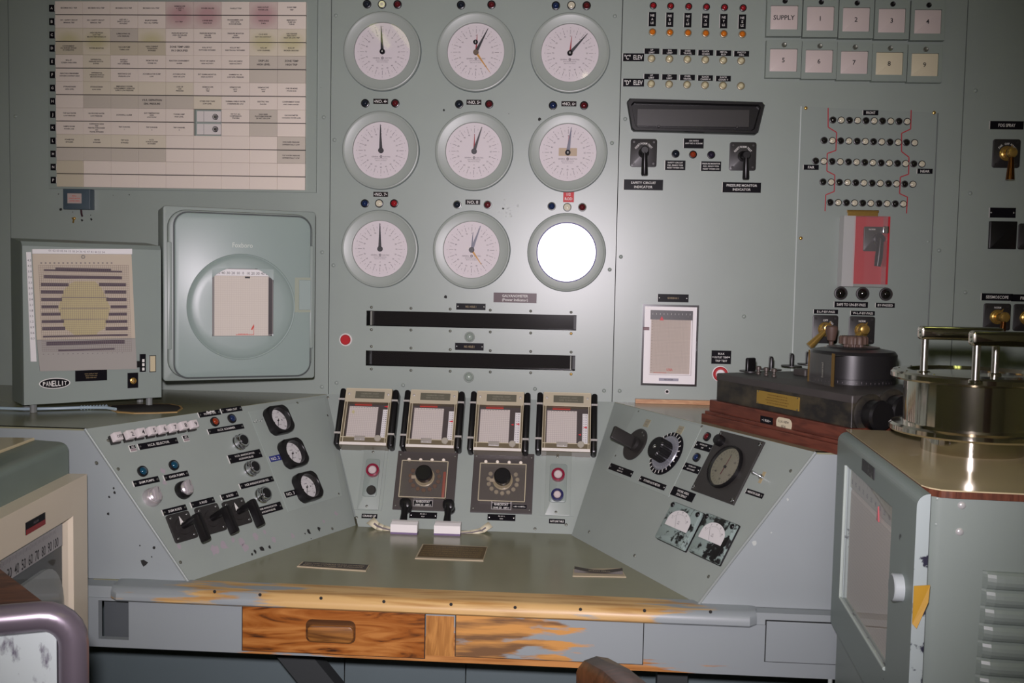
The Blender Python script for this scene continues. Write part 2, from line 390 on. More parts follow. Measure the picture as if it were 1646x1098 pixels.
# wooden bullnose: bare in the middle, painted at its ends
def worn_edge(name, paint, w1, w2, x0, x1, scale, stretch, bias, zc=None, zamp=0):
    m = bpy.data.materials.new(name); m.use_nodes = True; n = m.node_tree.nodes; l = m.node_tree.links
    P = n['Principled BSDF']; P.inputs['Roughness'].default_value = .42
    t = n.new('ShaderNodeTexCoord'); s = n.new('ShaderNodeSeparateXYZ'); l.new(t.outputs['Object'], s.inputs[0])
    def math_(op, a, b_=None):
        q = n.new('ShaderNodeMath'); q.operation = op
        for k, v in enumerate((a, b_)):
            if v is None: continue
            if isinstance(v, (int, float)): q.inputs[k].default_value = v
            else: l.new(v, q.inputs[k])
        return q.outputs[0]
    mp = n.new('ShaderNodeMapping'); mp.inputs['Scale'].default_value = stretch; l.new(t.outputs['Object'], mp.inputs['Vector'])
    z = n.new('ShaderNodeTexNoise'); z.inputs['Scale'].default_value = scale; z.inputs['Detail'].default_value = 6; l.new(mp.outputs[0], z.inputs['Vector'])
    d = math_('ABSOLUTE', math_('SUBTRACT', s.outputs[0], (x0+x1)/2)); d = math_('DIVIDE', d, (x1-x0)/2)
    f = math_('ADD', math_('SUBTRACT', math_('MULTIPLY', z.outputs['Fac'], 1.0), math_('MULTIPLY', d, .5)), bias)
    if zc is not None: f = math_('SUBTRACT', f, math_('MULTIPLY', math_('SUBTRACT', s.outputs[2], zc), zamp))
    r = n.new('ShaderNodeValToRGB'); r.color_ramp.elements[0].position = .47; r.color_ramp.elements[1].position = .53; l.new(f, r.inputs[0])
    z2 = n.new('ShaderNodeTexNoise'); z2.inputs['Scale'].default_value = 4; z2.inputs['Detail'].default_value = 7
    m2 = n.new('ShaderNodeMapping'); m2.inputs['Scale'].default_value = (1.2, 14, 22); l.new(t.outputs['Object'], m2.inputs[0]); l.new(m2.outputs[0], z2.inputs['Vector'])
    wd2 = n.new('ShaderNodeMix'); wd2.data_type = 'RGBA'; wd2.inputs[6].default_value = (*lin(w2), 1); wd2.inputs[7].default_value = (*lin(w1), 1)
    rr = n.new('ShaderNodeValToRGB'); rr.color_ramp.elements[0].position = .38; rr.color_ramp.elements[1].position = .55; l.new(z2.outputs['Fac'], rr.inputs[0]); l.new(rr.outputs[0], wd2.inputs['Factor'])
    mx = n.new('ShaderNodeMix'); mx.data_type = 'RGBA'; mx.inputs[6].default_value = (*lin(paint), 1)
    l.new(r.outputs[0], mx.inputs['Factor']); l.new(wd2.outputs[2], mx.inputs[7]); l.new(mx.outputs[2], P.inputs['Base Color'])
    return m
BLUEC = (146, 154, 155)
EDGE = worn_edge('worn_bullnose', BLUEC, (204, 168, 110), (174, 132, 76), -.92, .36, 5, (1, 6, 6), .42)
prof = [(-.785, .685), (-.785, .703), (-.848, .703)]+[(-.848-.022*math.sin(a), .681+.022*math.cos(a)) for a in [math.pi/2*k/6 for k in range(1, 7)]]+[(-.870, .675), (-.866, .671), (-.785, .671)]
b = MB(); L = []
for x, sc_ in ((-1.085, .0), (-1.08, .6), (-1.06, 1), (.41, 1), (.428, .6), (.432, .0)):
    L.append([(x, -.785+(y+.785)*(.55+.45*sc_), .69+(z-.69)*(.85+.15*sc_)) for y, z in prof])
b.loops(L, EDGE, True, True)
ed = b.build('bullnose_edge', desk)
for px, py in ((345, 951), (418, 956), (516, 961.5), (617, 967), (725, 971.5), (828, 976.5), (933, 979.5), (1036, 981.5), (1142, 983.5)):
    b = MB().cyl(0, 0, .0038, 0, .0008, HOLE, 12)
    b.build('nail_head', ed, APRON.px(px, py, .020, lift=.0198))
APR = worn_edge('worn_apron', BLUEC, (196, 138, 78), (160, 104, 52), -.75, .35, 6, (1, 5, 9), .12, .612, 5.0)
h0, h1 = APRON.uv(158, 965), APRON.uv(207, 1029)
b = MB()
zt, zb = .672, (APRON.uv(316, 1047)[1]+APRON.uv(1030, 1078)[1])/2
for x0, x1, z0, z1 in ((-1.6, h0[0], zb, zt), (h0[0], h1[0], h0[1], zt) if h0[1] < zt else (h0[0], h1[0], zt-.003, zt), (h0[0], h1[0], zb, h1[1]), (h1[0], 1.15, zb, zt)):
    b.add([(x, y, z) for x in (x0, x1) for y in (-.85, -.832) for z in (z0, z1)], [(0, 1, 3, 2), (4, 6, 7, 5), (0, 4, 5, 1), (2, 3, 7, 6), (0, 2, 6, 4), (1, 5, 7, 3)], APR)
b.build('apron', desk, smooth=False)
MB().prism([(h0[0]-.01, -.8), (h1[0]+.01, -.8), (h1[0]+.01, -.79), (h0[0]-.01, -.79)], zb, zt, mat('cubby_back', (84, 90, 92), .6)).build('cable_cubby', desk, smooth=False)
WD1 = wood('oiled_oak', (186, 124, 62), (66, 38, 20), 3.2, (1.6, 10, 14), .38, (150, 86, 32))
WD2 = worn_edge('scraped_drawer', BLUEC, (204, 148, 80), (120, 88, 58), -.52, .2, 7, (1, 6, 7), .22)
WD3 = worn_edge('scuffed_drawer', BLUEC, (196, 120, 50), (150, 96, 50), .40, .68, 9, (1, 6, 9), .12)
def drawer(x0, y0, x1, y1, m, grip):
    u, v, w, h = APRON.box(x0, y0, x1, y1)
    o = MB().rr(0, 0, w-.004, h-.003, -.01, .003, m, ch=.001).build('drawer', desk, APRON.at(u, v), smooth=False)
    bb = MB().rr(0, 0, w, h, -.004, .0008, DARKGAP).build('drawer_gap', o)
    if grip:
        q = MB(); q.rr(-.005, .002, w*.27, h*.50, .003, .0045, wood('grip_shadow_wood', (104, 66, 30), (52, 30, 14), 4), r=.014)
        q.rr(-.004, -.002, w*.25, h*.36, .0045, .0125, wood('grip_wood', (166, 112, 54), (92, 56, 26), 4), r=.012, ch=.004, n=6)
        q.build('finger_grip', o)
        bb.name = 'drawer_gap'
drawer(388, 979, 683, 1052.5, WD1, True); drawer(730.5, 991, 1034, 1062, WD2, False); drawer(1229, 1001, 1420, 1068, WD3, False)
u, v, w, h = APRON.box(684.5, 990, 729.5, 1054)
MB().rr(0, 0, w, h, -.004, .0012, wood('rail_wood', (192, 136, 72), (150, 98, 46), 4, (14, 2, 2)), ch=.0005).build('drawer_divider', desk, APRON.at(u, v), smooth=False)
KICK = mat('kick_panel_shaded_paint', (104, 118, 120), .5, var=.05)  # front paint made darker in colour because less light reaches under the desk
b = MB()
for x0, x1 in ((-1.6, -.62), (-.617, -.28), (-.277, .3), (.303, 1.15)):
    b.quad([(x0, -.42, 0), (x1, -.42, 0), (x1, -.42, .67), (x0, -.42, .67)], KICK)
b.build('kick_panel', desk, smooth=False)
LEG = mat('leg_paint', (58, 62, 62), .55)
MB().bar((-.86, -.62, .66), (-.30, -.62, 0), .075, .05, LEG, (0, 1, 0)).build('leg', desk, smooth=False)
MB().bar((.265, -.62, .66), (.265, -.62, 0), .075, .05, LEG, (0, 1, 0)).build('leg', desk, smooth=False)
# thin instrument plates let into the wings
SUBP = mat('sub_panel_paint', (155, 165, 158), .4, var=.04)
def subplate(F, pts, m, name='instrument_plate', t=.0016):
    P = [F.uv(*p) for p in pts]
    return MB().prism(P, 0, t, m).build(name, desk, F.at(0, 0), smooth=False)
subplate(LW, [(399, 662), (521, 640), (549, 797), (463, 823)], SUBP)
subplate(RW, [(1024, 657), (1129, 686), (1075, 799), (974, 758)], SUBP)
SCREW = mat('screw_head', (120, 122, 112), .4, .6)
for F, L in ((LW, ((155, 744), (190, 754), (478, 648), (526, 668), (544, 794), (534, 850), (290, 904), (174, 708))), (RW, ((1027, 661.5), (1271, 757), (947, 855), (1020, 893), (1139, 927), (990, 733), (1128, 686))), (CEN, ((527, 639), (573, 832), (957, 768), (947, 867), (910, 843.5), (860, 850)))):
    for (x, y) in L: MB().dome(0, 0, .0045, 0, .0025, SCREW, 10, 3).build('panel_screw', desk, F.px(x, y))
b = MB()
random.seed(11)
for (x, y, s) in ((183, 785, .003), (184, 792, .004), (176, 799, .003), (174, 826, .005), (225, 877, .002), (248, 881, .004), (244, 895, .002), (232, 904, .009)): chip(b, FL, x, y, s, HOLE)
for (x, y, s) in ((496, 855, .008), (512, 850, .008), (490, 858, .003), (421, 882, .008), (410, 887, .006), (433, 880, .006), (405, 891, .004), (500, 866, .002)): chip(b, LW, x, y, s, HOLE, z=.0008)
b.build('paint_chips', desk, smooth=False)
PINK = mat('pink_primer', (164, 155, 160), .5)
b = MB()
for (x, y, s) in ((262, 758, .008), (264, 776, .007), (297, 700, .004), (360, 878, .012), (345, 884, .014), (388, 871, .010), (410, 862, .010), (440, 868, .009), (470, 862, .008), (425, 855, .006), (395, 880, .012), (375, 868, .007), (540, 826, .008), (288, 878, .007), (520, 838, .006)): chip(b, LW, x, y, s, PINK, 11)
for (x, y, s) in (): pass
b.build('primer_stains', desk, smooth=False)['kind'] = 'stuff'
b = MB()
for (x, y, s) in ((1266, 803, .003), (1238, 820, .002), (1212, 873, .006), (1240, 856, .002)): chip(b, FR, x, y, s, SCUFF)
b.build('scratches', desk, smooth=False)
# ------------------------------------------------------------------ small kinds used all over
LENS = {k: mat(k+'_lens', c, .08, coat=1) for k, c in dict(dark_blue=(24, 40, 78), black_blue=(26, 32, 44), red=(150, 22, 34), dark_red=(88, 20, 28), amber=(214, 116, 26), brown_red=(140, 52, 26), clear=(206, 198, 160), cream=(206, 200, 176), teal=(18, 66, 88), violet=(38, 30, 52), black=(22, 20, 20), orange=(200, 104, 22)).items()}
RIMS = {'black': mat('black_bezel', (26, 25, 26), .3), 'silver': STEEL, 'lacquer': mat('lacquer_rim', (150, 140, 112), .35, .3), 'grey': mat('grey_bezel', (66, 62, 62), .35)}
LC = {}
def lamp(F, px, py, r, col, label, group=None, rim='black', flat=False, name='indicator_lamp'):
    key = (round(r, 4), col, rim, flat)
    if key not in LC:
        a = MB().lathe(0, 0, [(r, 0), (r, .004), (r*.93, .0065), (r*.78, .007), (r*.74, .004)], RIMS[rim], 22)
        c = MB().disc(0, 0, r*.76, .0055, LENS[col], 20) if flat else MB().dome(0, 0, r*.76, .004, r*.62, LENS[col], 20, 5)
        if flat: c.lathe(0, 0, [(r*.34, .0055), (r*.34, .0075), (r*.2, .008), (0, .008)], LENS[col], 14)
        A1 = a.build('bezel'); A2 = c.build('lens'); LC[key] = (A1.data, A2.data)
        bpy.data.objects.remove(A1); bpy.data.objects.remove(A2)
    t = thing(name, label, 'indicator lamp', F.px(px, py, .003, lift=0), group)
    link('bezel', LC[key][0], t); link('lens', LC[key][1], t)
    return t
def plate(F, cx, cy, w, h, text, label, rot=0, base=None, ink=None, t=.0018, px=True, fill=.62, pad=.86, screws=False, group='engraved nameplates', name='nameplate', edge=True, z0=0, hpad=.8, tail=0):
    u, v = F.uv(cx, cy, z0) if px else (cx, cy)
    b = MB().rr(0, 0, w, h, 0, t, base or ENGR, ch=.0003)
    if edge: b.rr(-w/2-.0007, 0, .0015, h*.98, 0, t*.92, WHITE)
    o = b.build(name, None, F.at(u, v, z0, rot), smooth=False); tag(o, label, 'nameplate', group)
    L = MB()
    lines(L, text, 0, 0, w*(pad if not screws else pad-.14), h*hpad, t+.0003, ink or WHITE, fill)
    if L.f: L.build('lettering', o, smooth=False)
    if screws:
        for s in (-1, 1): MB().dome(0, 0, min(.0028, h*.2), 0, .0012, STEEL, 10, 3).build('screw', o, Matrix.Translation((s*(w/2-.005), 0, t)))
    return o
def plate_lr(F, l, r, h, text, label, **k):
    a, c = F.uv(*l), F.uv(*r)
    return plate(F, (a[0]+c[0])/2, (a[1]+c[1])/2, math.hypot(c[0]-a[0], c[1]-a[1]), h, text, label, px=False, **k)

# ------------------------------------------------------------------ annunciator board
FRAMEP = mat('board_frame_paint', (142, 153, 144), .45)
ann = thing('annunciator_board', 'wide alarm annunciator board of cream message windows in rows A to P', 'annunciator', Matrix.Identity(4))
def aw(px, py): return W.uv(px, py)
L0, T0 = aw(91.5, 4.5); R0, _ = aw(494.3, 4.5); Lb, B0 = aw(97, 300.8); Rb, _ = aw(493, 301.5)
AL, AR = (L0+Lb)/2, (R0+Rb)/2; CW = (AR-AL)/9; CH = (T0-B0)/7
fr = MB()
FX0, FX1, FZ0, FZ1 = AL-.03, AR+.033, B0-.006, T0+.03
ox0, oz1 = AL+5*CW, T0-4*CH
for x0, x1, z0, z1 in ((FX0, ox0, FZ0, FZ1), (ox0+CW, FX1, FZ0, FZ1), (ox0, ox0+CW, FZ0, oz1-CH), (ox0, ox0+CW, oz1, FZ1)):
    fr.rr((x0+x1)/2, (z0+z1)/2, x1-x0, z1-z0, 0, .010, FRAMEP)
fr.build('frame', ann, W.at(0, 0), smooth=False)
def softtint(name, base, tint, rx, ry):
    m = mat(name, base, .45); n = m.node_tree.nodes; l = m.node_tree.links
    t = n.new('ShaderNodeTexCoord'); mp = n.new('ShaderNodeMapping'); mp.inputs['Scale'].default_value = (1/rx, 1/ry, 0); l.new(t.outputs['Object'], mp.inputs[0])
    d = n.new('ShaderNodeVectorMath'); d.operation = 'LENGTH'; l.new(mp.outputs[0], d.inputs[0])
    r = n.new('ShaderNodeValToRGB'); r.color_ramp.elements[0].position = .35; r.color_ramp.elements[1].position = 1.0; r.color_ramp.elements[0].color = (*lin(tint), 1); r.color_ramp.elements[1].color = (*lin(base), 1)
    l.new(d.outputs['Value'], r.inputs[0]); l.new(r.outputs[0], n['Principled BSDF'].inputs['Base Color']); return m
softtint('window_cream_yellow', (214, 204, 182), (198, 190, 150), .050, .036); softtint('window_cream_pink', (206, 188, 178), (188, 152, 150), .052, .042)
CR = [mat('window_cream_'+k, c, .45) for k, c in (('pale', (226, 214, 200)), ('warm', (216, 206, 184)), ('grey', (196, 187, 172)), ('yellow', (200, 192, 150)), ('pink', (190, 156, 152)), ('tan', (198, 188, 164)))]
TONE = ["000040400 ".strip(), "000044040", "330300033", "513500033", "010000022", "010000022", "011110000", "022221000", "000000020", "000001020", "1111000 02".replace(' ', '0')[:9], "222200002", "500000000", "500000000"]
TONE = ["000044040", "000044040", "332300033", "535500033", "010000022", "010000022", "011110000", "022221000", "000000020", "000000020", "111100002", "222200002", "500000000", "500000000"]
MSG = [
 ["BECKMAN NO.1 TRIP", "BECKMAN NO.2 TRIP", "BECKMAN NO.3 TRIP", "BECKMAN NO.4 TRIP", "SEISMOSCOPE|A WEST E|TRIP", "POWER FAILURE", "PANELLIT TRIP", "HIGH OUTLET|WATER LOSS", "ZONE TEMP|TRIP"],
 ["NO. 1 SAFETY CIRCUIT|MANUAL TRIP", "NO. 2 SAFETY CIRCUIT|MANUAL TRIP", "AND NO. 1|SAFETY CIRCUIT|BYPASSED", "BALM BYPASSED|NO.1 ALL TRIPPED", "H. P. TRIP", "LOWER BASE|HIGH FLUX", "PROGRAMMER LINE|HIGH LEVEL|IN ROOM RISER", "WIDE ANGLE|5 MIN.", "EMERGENCY|PUMP ON|PURGE"],
 ["", "HIGH NEUTRON|LOW TRIP|BELOW TRIP RANGE 210", "LUBRICATING OIL|LOW PRESSURE", "", "PRESSURE MONITOR|HIGH OR FAILURE|TRIP", "PRESSURE MONITOR|FAILURE|GROUND", "PRESSURE MONITOR|HIGH|GROUND", "C & D ROD|NOT ON CONTACT", "GALV RANGE|REACTIVITY|HIGH OR LOW TRIP"],
 ["CONFINEMENT|ALL BURNED BYPASS|BY OPERATIVE", "POWER MONITOR", "VACUUM PUMP|TURBO LOSS", "HIGH CURRENT|THYRATRON|BYPASSED", "ZONE TEMP USED|IN 3 GROUPED", "ROLL BY PLT|SWITCHED BYPASSED", "ROLL BY MLT|ELECTRICALLY BYPASSED", "ROLL BY|LOW CHANNEL", "ROLL BY|BROKEN GROUND"],
 ["BALL BY|SCREEN OVER OPEN", "DIFFERENTIAL|PRESSURE SWITCH|BYPASS", "PANELLIT|OR ZERO|NOT OPERABLE", "FROM THIS PILE|SCRAM ON", "REACTOR CONFINEMENT|ALARM", "FRONT AIR SAMPLE|HIGH ACTIVITY", "REAR AIR SAMPLE|HIGH ACTIVITY", "DRIP LEG|HIGH LEVEL", "ZONE TEMP|HIGH TRIP"],
 ["REACTOR ATMOSPHERE|OXYGEN CONTENT HIGH", "DIFFERENTIAL|PRESSURE SWITCH|MOTOR WATCH", "RESISTANCE GAS|PRESSURE LOW", "ACCUMULATOR DUMP|LOW", "ACCUMULATOR|HIGH OR LOW", "EXT GAMMA MONITOR|HIGH ACTIVITY", "HAMMER NO. 4A|LOW NITR. PRESSURE", "", ""],
 ["STORAGE BASIN|HIGH LEVEL", "STORAGE BASIN|LOW LEVEL", "EMERGENCY POWER|CONFINEMENT OPERATED|SUPPLY LOW PRESSURE", "", "LOSS OF|GAS|PRESSURE", "SEISMOSCOPE|NO.1|TRIP", "SEISMOSCOPE|NO.2|TRIP", "SEISMOSCOPE|NO.3|TRIP", "ONE OR MORE|STUCK ROD"],
 ["", "", "", "V.S.R. DEFINITION|SEAL PRESSURE", "", "OTHER HIGH TANK|LOW LEVEL", "THERMAL SHIELD WATER|OVERPRESSURE LOW", "ELECTRIC FAN|FAILURE", "CONFINEMENT ZONE|AND UNBALANCED"],
 ["TOP GAS WATER|LOW PRESSURE", "10H PROCESS WATER|LOW PRESSURE", "DOWNFALL ALARM", "EXIT TEMPERATURE|HIGH|LOW FLOW", "TUNNEL SUMP|HIGH LEVEL", "", "DIV G.P. ALL|COMPRESSION|TROUBLE", "HIGH RISER|PLATFORM PRESSURE|EX FAST OR LOW", "GALVANOMETER|COOLING WATER LOSS"],
 ["SAMPLE ROOM|POWER LOSS", "SUSPENSION HIGH|TRIP|PRINTED PURCHASED|ON|TRAVEL BYPASSED", "TRIP CHANNEL|1", "TRIP CHANNEL|2", "TRIP CHANNEL|3", "", "", "", ""],
 ["POWER PILE|BYPASSED", "VIEWER|BYPASSED", "TEST ROD|BYPASSED", "H.C.R.|HI ROD ALARM|BY-PASSED", "", "", "", "", "HIGH RISER PRESSURE|DIFFERENTIALLY LOW"],
 ["", "", "", "", "", "", "", "", "TOP WATER PRESSURE|DIFFERENTIALLY LOW"], [""]*9, [""]*9]
random.seed(5)
for k in range(7):
    for c in range(9):
        if (k, c) == (4, 5): continue
        b = MB(); x, z = AL+(c+.5)*CW, T0-(k+.5)*CH
        for hf in (0, 1):
            b.rr(0, (.25-.5*hf)*CH+(.0005 if hf == 0 else -.0005), CW-.0006, CH/2-.0014, .004, .0185-.0006*random.random(), CR[int(TONE[2*k+hf][c])], ch=.0006)
        b.rr(0, 0, CW*.99, .0022, .0, .0165, INK)
        o = b.build('message_window', ann, W.at(x, z), smooth=False)
        for hf in (0, 1):
            s = MSG[2*k+hf][c]; L = MB()
            if not s: continue
            t = s.split('|'); big = s in ('V.S.R. DEFINITION|SEAL PRESSURE', 'DRIP LEG|HIGH LEVEL', 'ZONE TEMP|HIGH TRIP', 'ZONE TEMP USED|IN 3 GROUPED')
            hh = min(.0062*len(t)*(1.45 if big else 1.0)*(1.25 if len(t) == 2 else 1), CH*.44)
            wmax = CW*min(.86, (.074 if big else .052)*max(len(q) for q in t)*(1+.12*random.random()))
            lines(L, t, (random.random()-.5)*.003, (.25-.5*hf)*CH, wmax, hh, .0189, INK, .66 if len(t) != 2 else .52, bold=.03)
            L.build('lettering', o, smooth=False)
# the open window: two lamp chambers
op = MB().rr(0, 0, CW, CH, -.05, -.045, mat('chamber_paint', (120, 136, 128), .5))
BR = mat('bright_metal', (226, 220, 214), .3, .1)
for hf in (0, 1): op.rr(.002, (.24-.48*hf)*CH, CW*.86, CH*.40, -.045, -.02, BR, r=.002)
op.rr(-CW*.16, .24*CH, .0006, CH*.4, -.02, -.0195, INK); op.rr(-CW*.16, -.24*CH, .0006, CH*.4, -.02, -.0195, INK)
oo = op.build('open_window', ann, W.at(ox0+CW/2, oz1-CH/2, .03), smooth=False)
for hf in (0, 1):
    MB().lathe(0, 0, [(.009, 0), (.009, .004), (.007, .005)], BLACK, 16).dome(0, 0, .0055, .003, .008, CHROME, 14).build('bulb', oo, Matrix.Translation((CW*.26, (.22-.46*hf)*CH, -.02)))
for k, ch in enumerate('ABCDEFGHJKLMNP'):
    b = MB().rr(0, 0, .0175, .0205, .0, .016, ENGR, ch=.0004); b.rr(.0092, 0, .001, .02, 0, .0155, WHITE)
    o = b.build('row_letter', ann, W.at(AL-.0115, T0-(k+.5)*CH/2), smooth=False)
    L = MB(); letters(L, ch, 0, 0, .007, .009, .0163, WHITE, keep=True); L.build('lettering', o, smooth=False)
# terminal box under the board
u, v, w, h = W.box(101, 303.5, 144.5, 336.5, .03)
t = thing('terminal_box', 'small blue-grey box with a paper sticker hanging under the annunciator board', 'box', W.at(u, v))
BX = mat('navy_grey_paint', (70, 84, 92), .4)
MB().rr(0, 0, w, h, 0, .03, BX, r=.002, ch=.002).build('body', t)
b = MB().rr(-.006, .002, w*.52, h*.48, .03, .0304, mat('sticker', (176, 160, 152), .6)); o = b.build('sticker', t, smooth=False)
L = MB(); lines(L, ['REFILL', 'CHARTS BELOW', 'ADVISE CREW'], -.006, .002, w*.42, h*.36, .0307, REDINK, .5); L.build('lettering', o, smooth=False)
MB().tube([(.006, -h/2+.002, .012), (.005, -h/2-.012, .008), (.004, -h/2-.02, .0015)], .003, mat('dark_cable', (60, 34, 40), .5)).build('cable', t)
o = MB().tube([(0, 0, 0), (0, 0, .012), (.006, -.006, .016), (.002, -.014, .012)], .0025, BRASS).dome(0, 0, .005, 0, .004, BRASS, 12).build('brass_hook', None, W.px(119.5, 351)); tag(o, 'small brass hook screwed to the wall below the terminal box', 'hook')

# ------------------------------------------------------------------ nine big dials
RIMP = mat('dial_rim_paint', (152, 160, 152), .38, var=.05); GROOVE = mat('rim_groove', (92, 104, 104), .45)
def marks():
    b = MB(); R = .0845
    for k in range(20):
        a = math.pi/2-2*math.pi*k/20; c, s = math.cos(a), math.sin(a)
        b.line(c*R*.68, s*R*.68, c*R*.84, s*R*.84, .0011, .0004, GINK)
        letters(b, str(k*5), c*R*.61, s*R*.61, .012, .0046, .0004, GINK, bold=.01)
        letters(b, str(k % 10), c*R*.91, s*R*.91, .003, .0034, .0004, GINK)
        a2 = a-math.pi/20; c, s = math.cos(a2), math.sin(a2); b.line(c*R*.76, s*R*.76, c*R*.83, s*R*.83, .0007, .0004, GINK)
    letters(b, 'GENERAL', -.0185, -.019, .022, .0042, .0004, GINK); letters(b, 'ELECTRIC', .0185, -.019, .022, .0042, .0004, GINK)
    b.lathe(0, -.019, [(.0042, .0004), (.0022, .0004)], GINK, 14); b.disc(0, -.019, .0014, .0004, GINK, 8)
    letters(b, 'SELSYN POSITION INDICATOR', 0, -.0255, .040, .0030, .0004, GINK); letters(b, 'MADE IN U.S.A. PAT. PENDING', 0, -.0310, .034, .0026, .0004, GINK); letters(b, '60', 0, -.041, .006, .003, .0004, GINK)
    return b
_m = marks().build('markings', smooth=False); MARKS = _m.data; bpy.data.objects.remove(_m)
RO, RI = .1185, .0875
def gauge_body(t, ri):
    MB().lathe(0, 0, [(RO+.002, 0), (RO+.002, .012), (RO, .0145), (RO-.0025, .0150), (RO-.005, .0138), (RO-.0065, .0132), (ri+.003, .0126), (ri+.0012, .0122), (ri, .0110), (ri, .001)], RIMP, 64).lathe(0, 0, [(RO+.0032, .0), (RO+.0032, .0035), (RO+.0015, .0045)], GROOVE, 64).build('bezel', t)
def hand(t, name, ang, ln, w0, w1, z, m, tail=0):
    c = MB().prism([(-w0/2, -tail), (w0/2, -tail), (w1/2, ln), (-w1/2, ln)], z, z+.0012, m)
    return c.build(name, t, Matrix.Rotation(ang, 4, 'Z'), smooth=False)
def tape(b, cx, cy, s, m, n): b.disc(cx, cy, s, n, m, 16)
HANDM = mat('hand_black', (38, 36, 40), .45); HREDM = mat('hand_red', (150, 34, 44), .5); ORG = mat('hand_orange', (196, 142, 52), .5); HUBM = mat('hub_brown', (104, 88, 74), .4, .3); GREYH = mat('hand_grey', (84, 86, 104), .4)
DG = [  # centre, tip, label, hub, extras
 (613.8, 82, 612.4, 41.5, 'large round dial, top left, black hand straight up, hub button marked 4', '4', ()),
 (764.6, 83, 784.6, 45.6, 'large round dial with orange hand and black button marked 2 above centre', '2', (('r', 767, 55), ('o', 787, 115.7))),
 (916.2, 84.4, 944.4, 54, 'large round dial, top right, black hand leaning far right of a red hand', '0', (('r', 919, 57.4),)),
 (611.5, 241.3, 611.3, 200, 'large round dial below the NO. 4 plate, black hand straight up, plain hub', '', ()),
 (761.6, 242.8, 774.6, 204, 'large round dial below the NO. 5 plate, dark hand beside a red hand', '', (('r', 762.7, 215.6),)),
 (912.7, 244.8, 918.5, 204.5, 'large round dial with a strip of brown tape behind its hub', '0', (('t', 0, 0), ('r2', 914.5, 217))),
 (610, 400, 610.6, 359, 'large round dial, bottom left, below the NO. 7 plate', '', ()),
 (757.6, 401.6, 772.7, 362.8, 'large round dial below the NO. 8 plate, grey hands and an orange one', '', (('o', 774, 425.7), ('g', 760.3, 373)))]
for (cx, cy, tx, ty, lab, hub, ex) in DG:
    u, v = W.uv(cx, cy, .012)
    t = thing('position_dial', lab, 'dial', W.at(u, v), 'nine large position dials')
    gauge_body(t, RI)
    face = MB().disc(0, 0, RI+.001, .0015, DIAL, 56).build('dial_face', t); link('markings', MARKS, face, Matrix.Translation((0, 0, .0015)))
    def ang(x, y):
        p = W.uv(x, y, .006); return math.atan2(p[1]-v, p[0]-u)-math.pi/2, math.hypot(p[0]-u, p[1]-v)
    a, ln = ang(tx, ty)
    pale = 'NO. 8' in lab
    hand(t, 'pointer', a, ln, .0105 if not 'tape' in lab else .0125, .0016, .0052, GREYH if pale or 'tape' in lab else HANDM, .002)
    for kd, x, y in ex:
        if kd == 't':
            MB().rr(0, .002, .056, .024, .0018, .0024, mat('brown_tape', (186, 166, 140), .6)).build('tape_strip', t, smooth=False)
        else:
            a, ln = ang(x, y); hand(t, {'r': 'red_pointer', 'r2': 'red_pointer', 'o': 'orange_pointer', 'g': 'short_pointer'}[kd], a, ln, .006 if kd != 'o' else .007, .0012, .0035, {'r': HREDM, 'r2': HREDM, 'o': ORG, 'g': GREYH}[kd], .002)
    h = MB().cyl(0, 0, .0085, .002, .0075, HUBM if 'button marked 2' in lab else HANDM, 20, .001).build('hub', t)
    if hub:
        p = (0, 0) if hub != '2' else (W.uv(764.5, 67.8, .006)[0]-u, W.uv(764.5, 67.8, .006)[1]-v)
        hb = MB().cyl(p[0], p[1], .0072, .0065, .0108, ENGR, 20, .0006).build('button', t)
        L = MB(); letters(L, hub, p[0], p[1], .005, .007, .0111, WHITE, keep=True); L.build('lettering', hb, smooth=False)
    MB().disc(0, 0, RI+.001, .0116, GLASS, 48).build('glass', t)
# the galvanometer: a ground glass screen that throws the flash straight back
u, v = W.uv(910.6, 405.7, .012)
t = thing('galvanometer', 'round galvanometer with a blank white screen, bottom right of the dials', 'dial', W.at(u, v), 'nine large position dials')
gauge_body(t, .0905)
GSC = mat('ground_glass', (246, 246, 250), .25, spec=1.0)
MB().disc(0, 0, .0915, .008, GSC, 56).build('screen', t)
MB().lathe(0, 0, [(.0925, .0), (.0925, .0135), (.091, .0138), (.0895, .012)], mat('violet_ring', (96, 92, 150), .3), 56).build('inner_ring', t)

# lamps over the dials
LR = .0131
def wl(px, py, col, lab, rim='black', flat=False): lamp(W, px, py, LR, col, lab, 'lamps above the dials', rim, flat)
for x, y, c, s in ((590, 6.5, 'black_blue', 'blue-black'), (614, 7, 'cream', 'white'), (639, 7, 'dark_red', 'dark red')): wl(x, y, c, '%s lamp above the top left dial' % s, flat=c == 'cream')
for x, y, c, s in ((741, 8, 'black_blue', 'blue-black'), (790, 7.5, 'dark_red', 'dark red')): wl(x, y, c, '%s lamp above the top middle dial' % s)
for x, y, c, s in ((893.5, 9, 'dark_blue', 'blue'), (918.5, 8.5, 'cream', 'white'), (943, 9, 'dark_red', 'dark red')): wl(x, y, c, '%s lamp above the top right dial' % s, flat=c == 'cream')
for (x0, x1, y, n, c) in ((587, 635.3, 166, '4', 'black_blue'), (738, 786.3, 167.5, '5', 'black_blue'), (888.8, 938.8, 169.5, '6', 'dark_blue')):
    wl(x0, y, c, 'blue lamp left of the NO. %s plate' % n); wl(x1, y, 'dark_red', 'dark red lamp right of the NO. %s plate' % n)
for x, c, s in ((586.5, 'dark_blue', 'blue'), (609.5, 'cream', 'white'), (633.5, 'red', 'red')): wl(x, 327, c, '%s lamp under the NO. 7 plate' % s, flat=c == 'cream')
wl(735, 329, 'black_blue', 'blue lamp left of the NO. 8 plate', 'silver'); wl(784, 329.3, 'dark_red', 'dark red lamp right of the NO. 8 plate', 'silver')
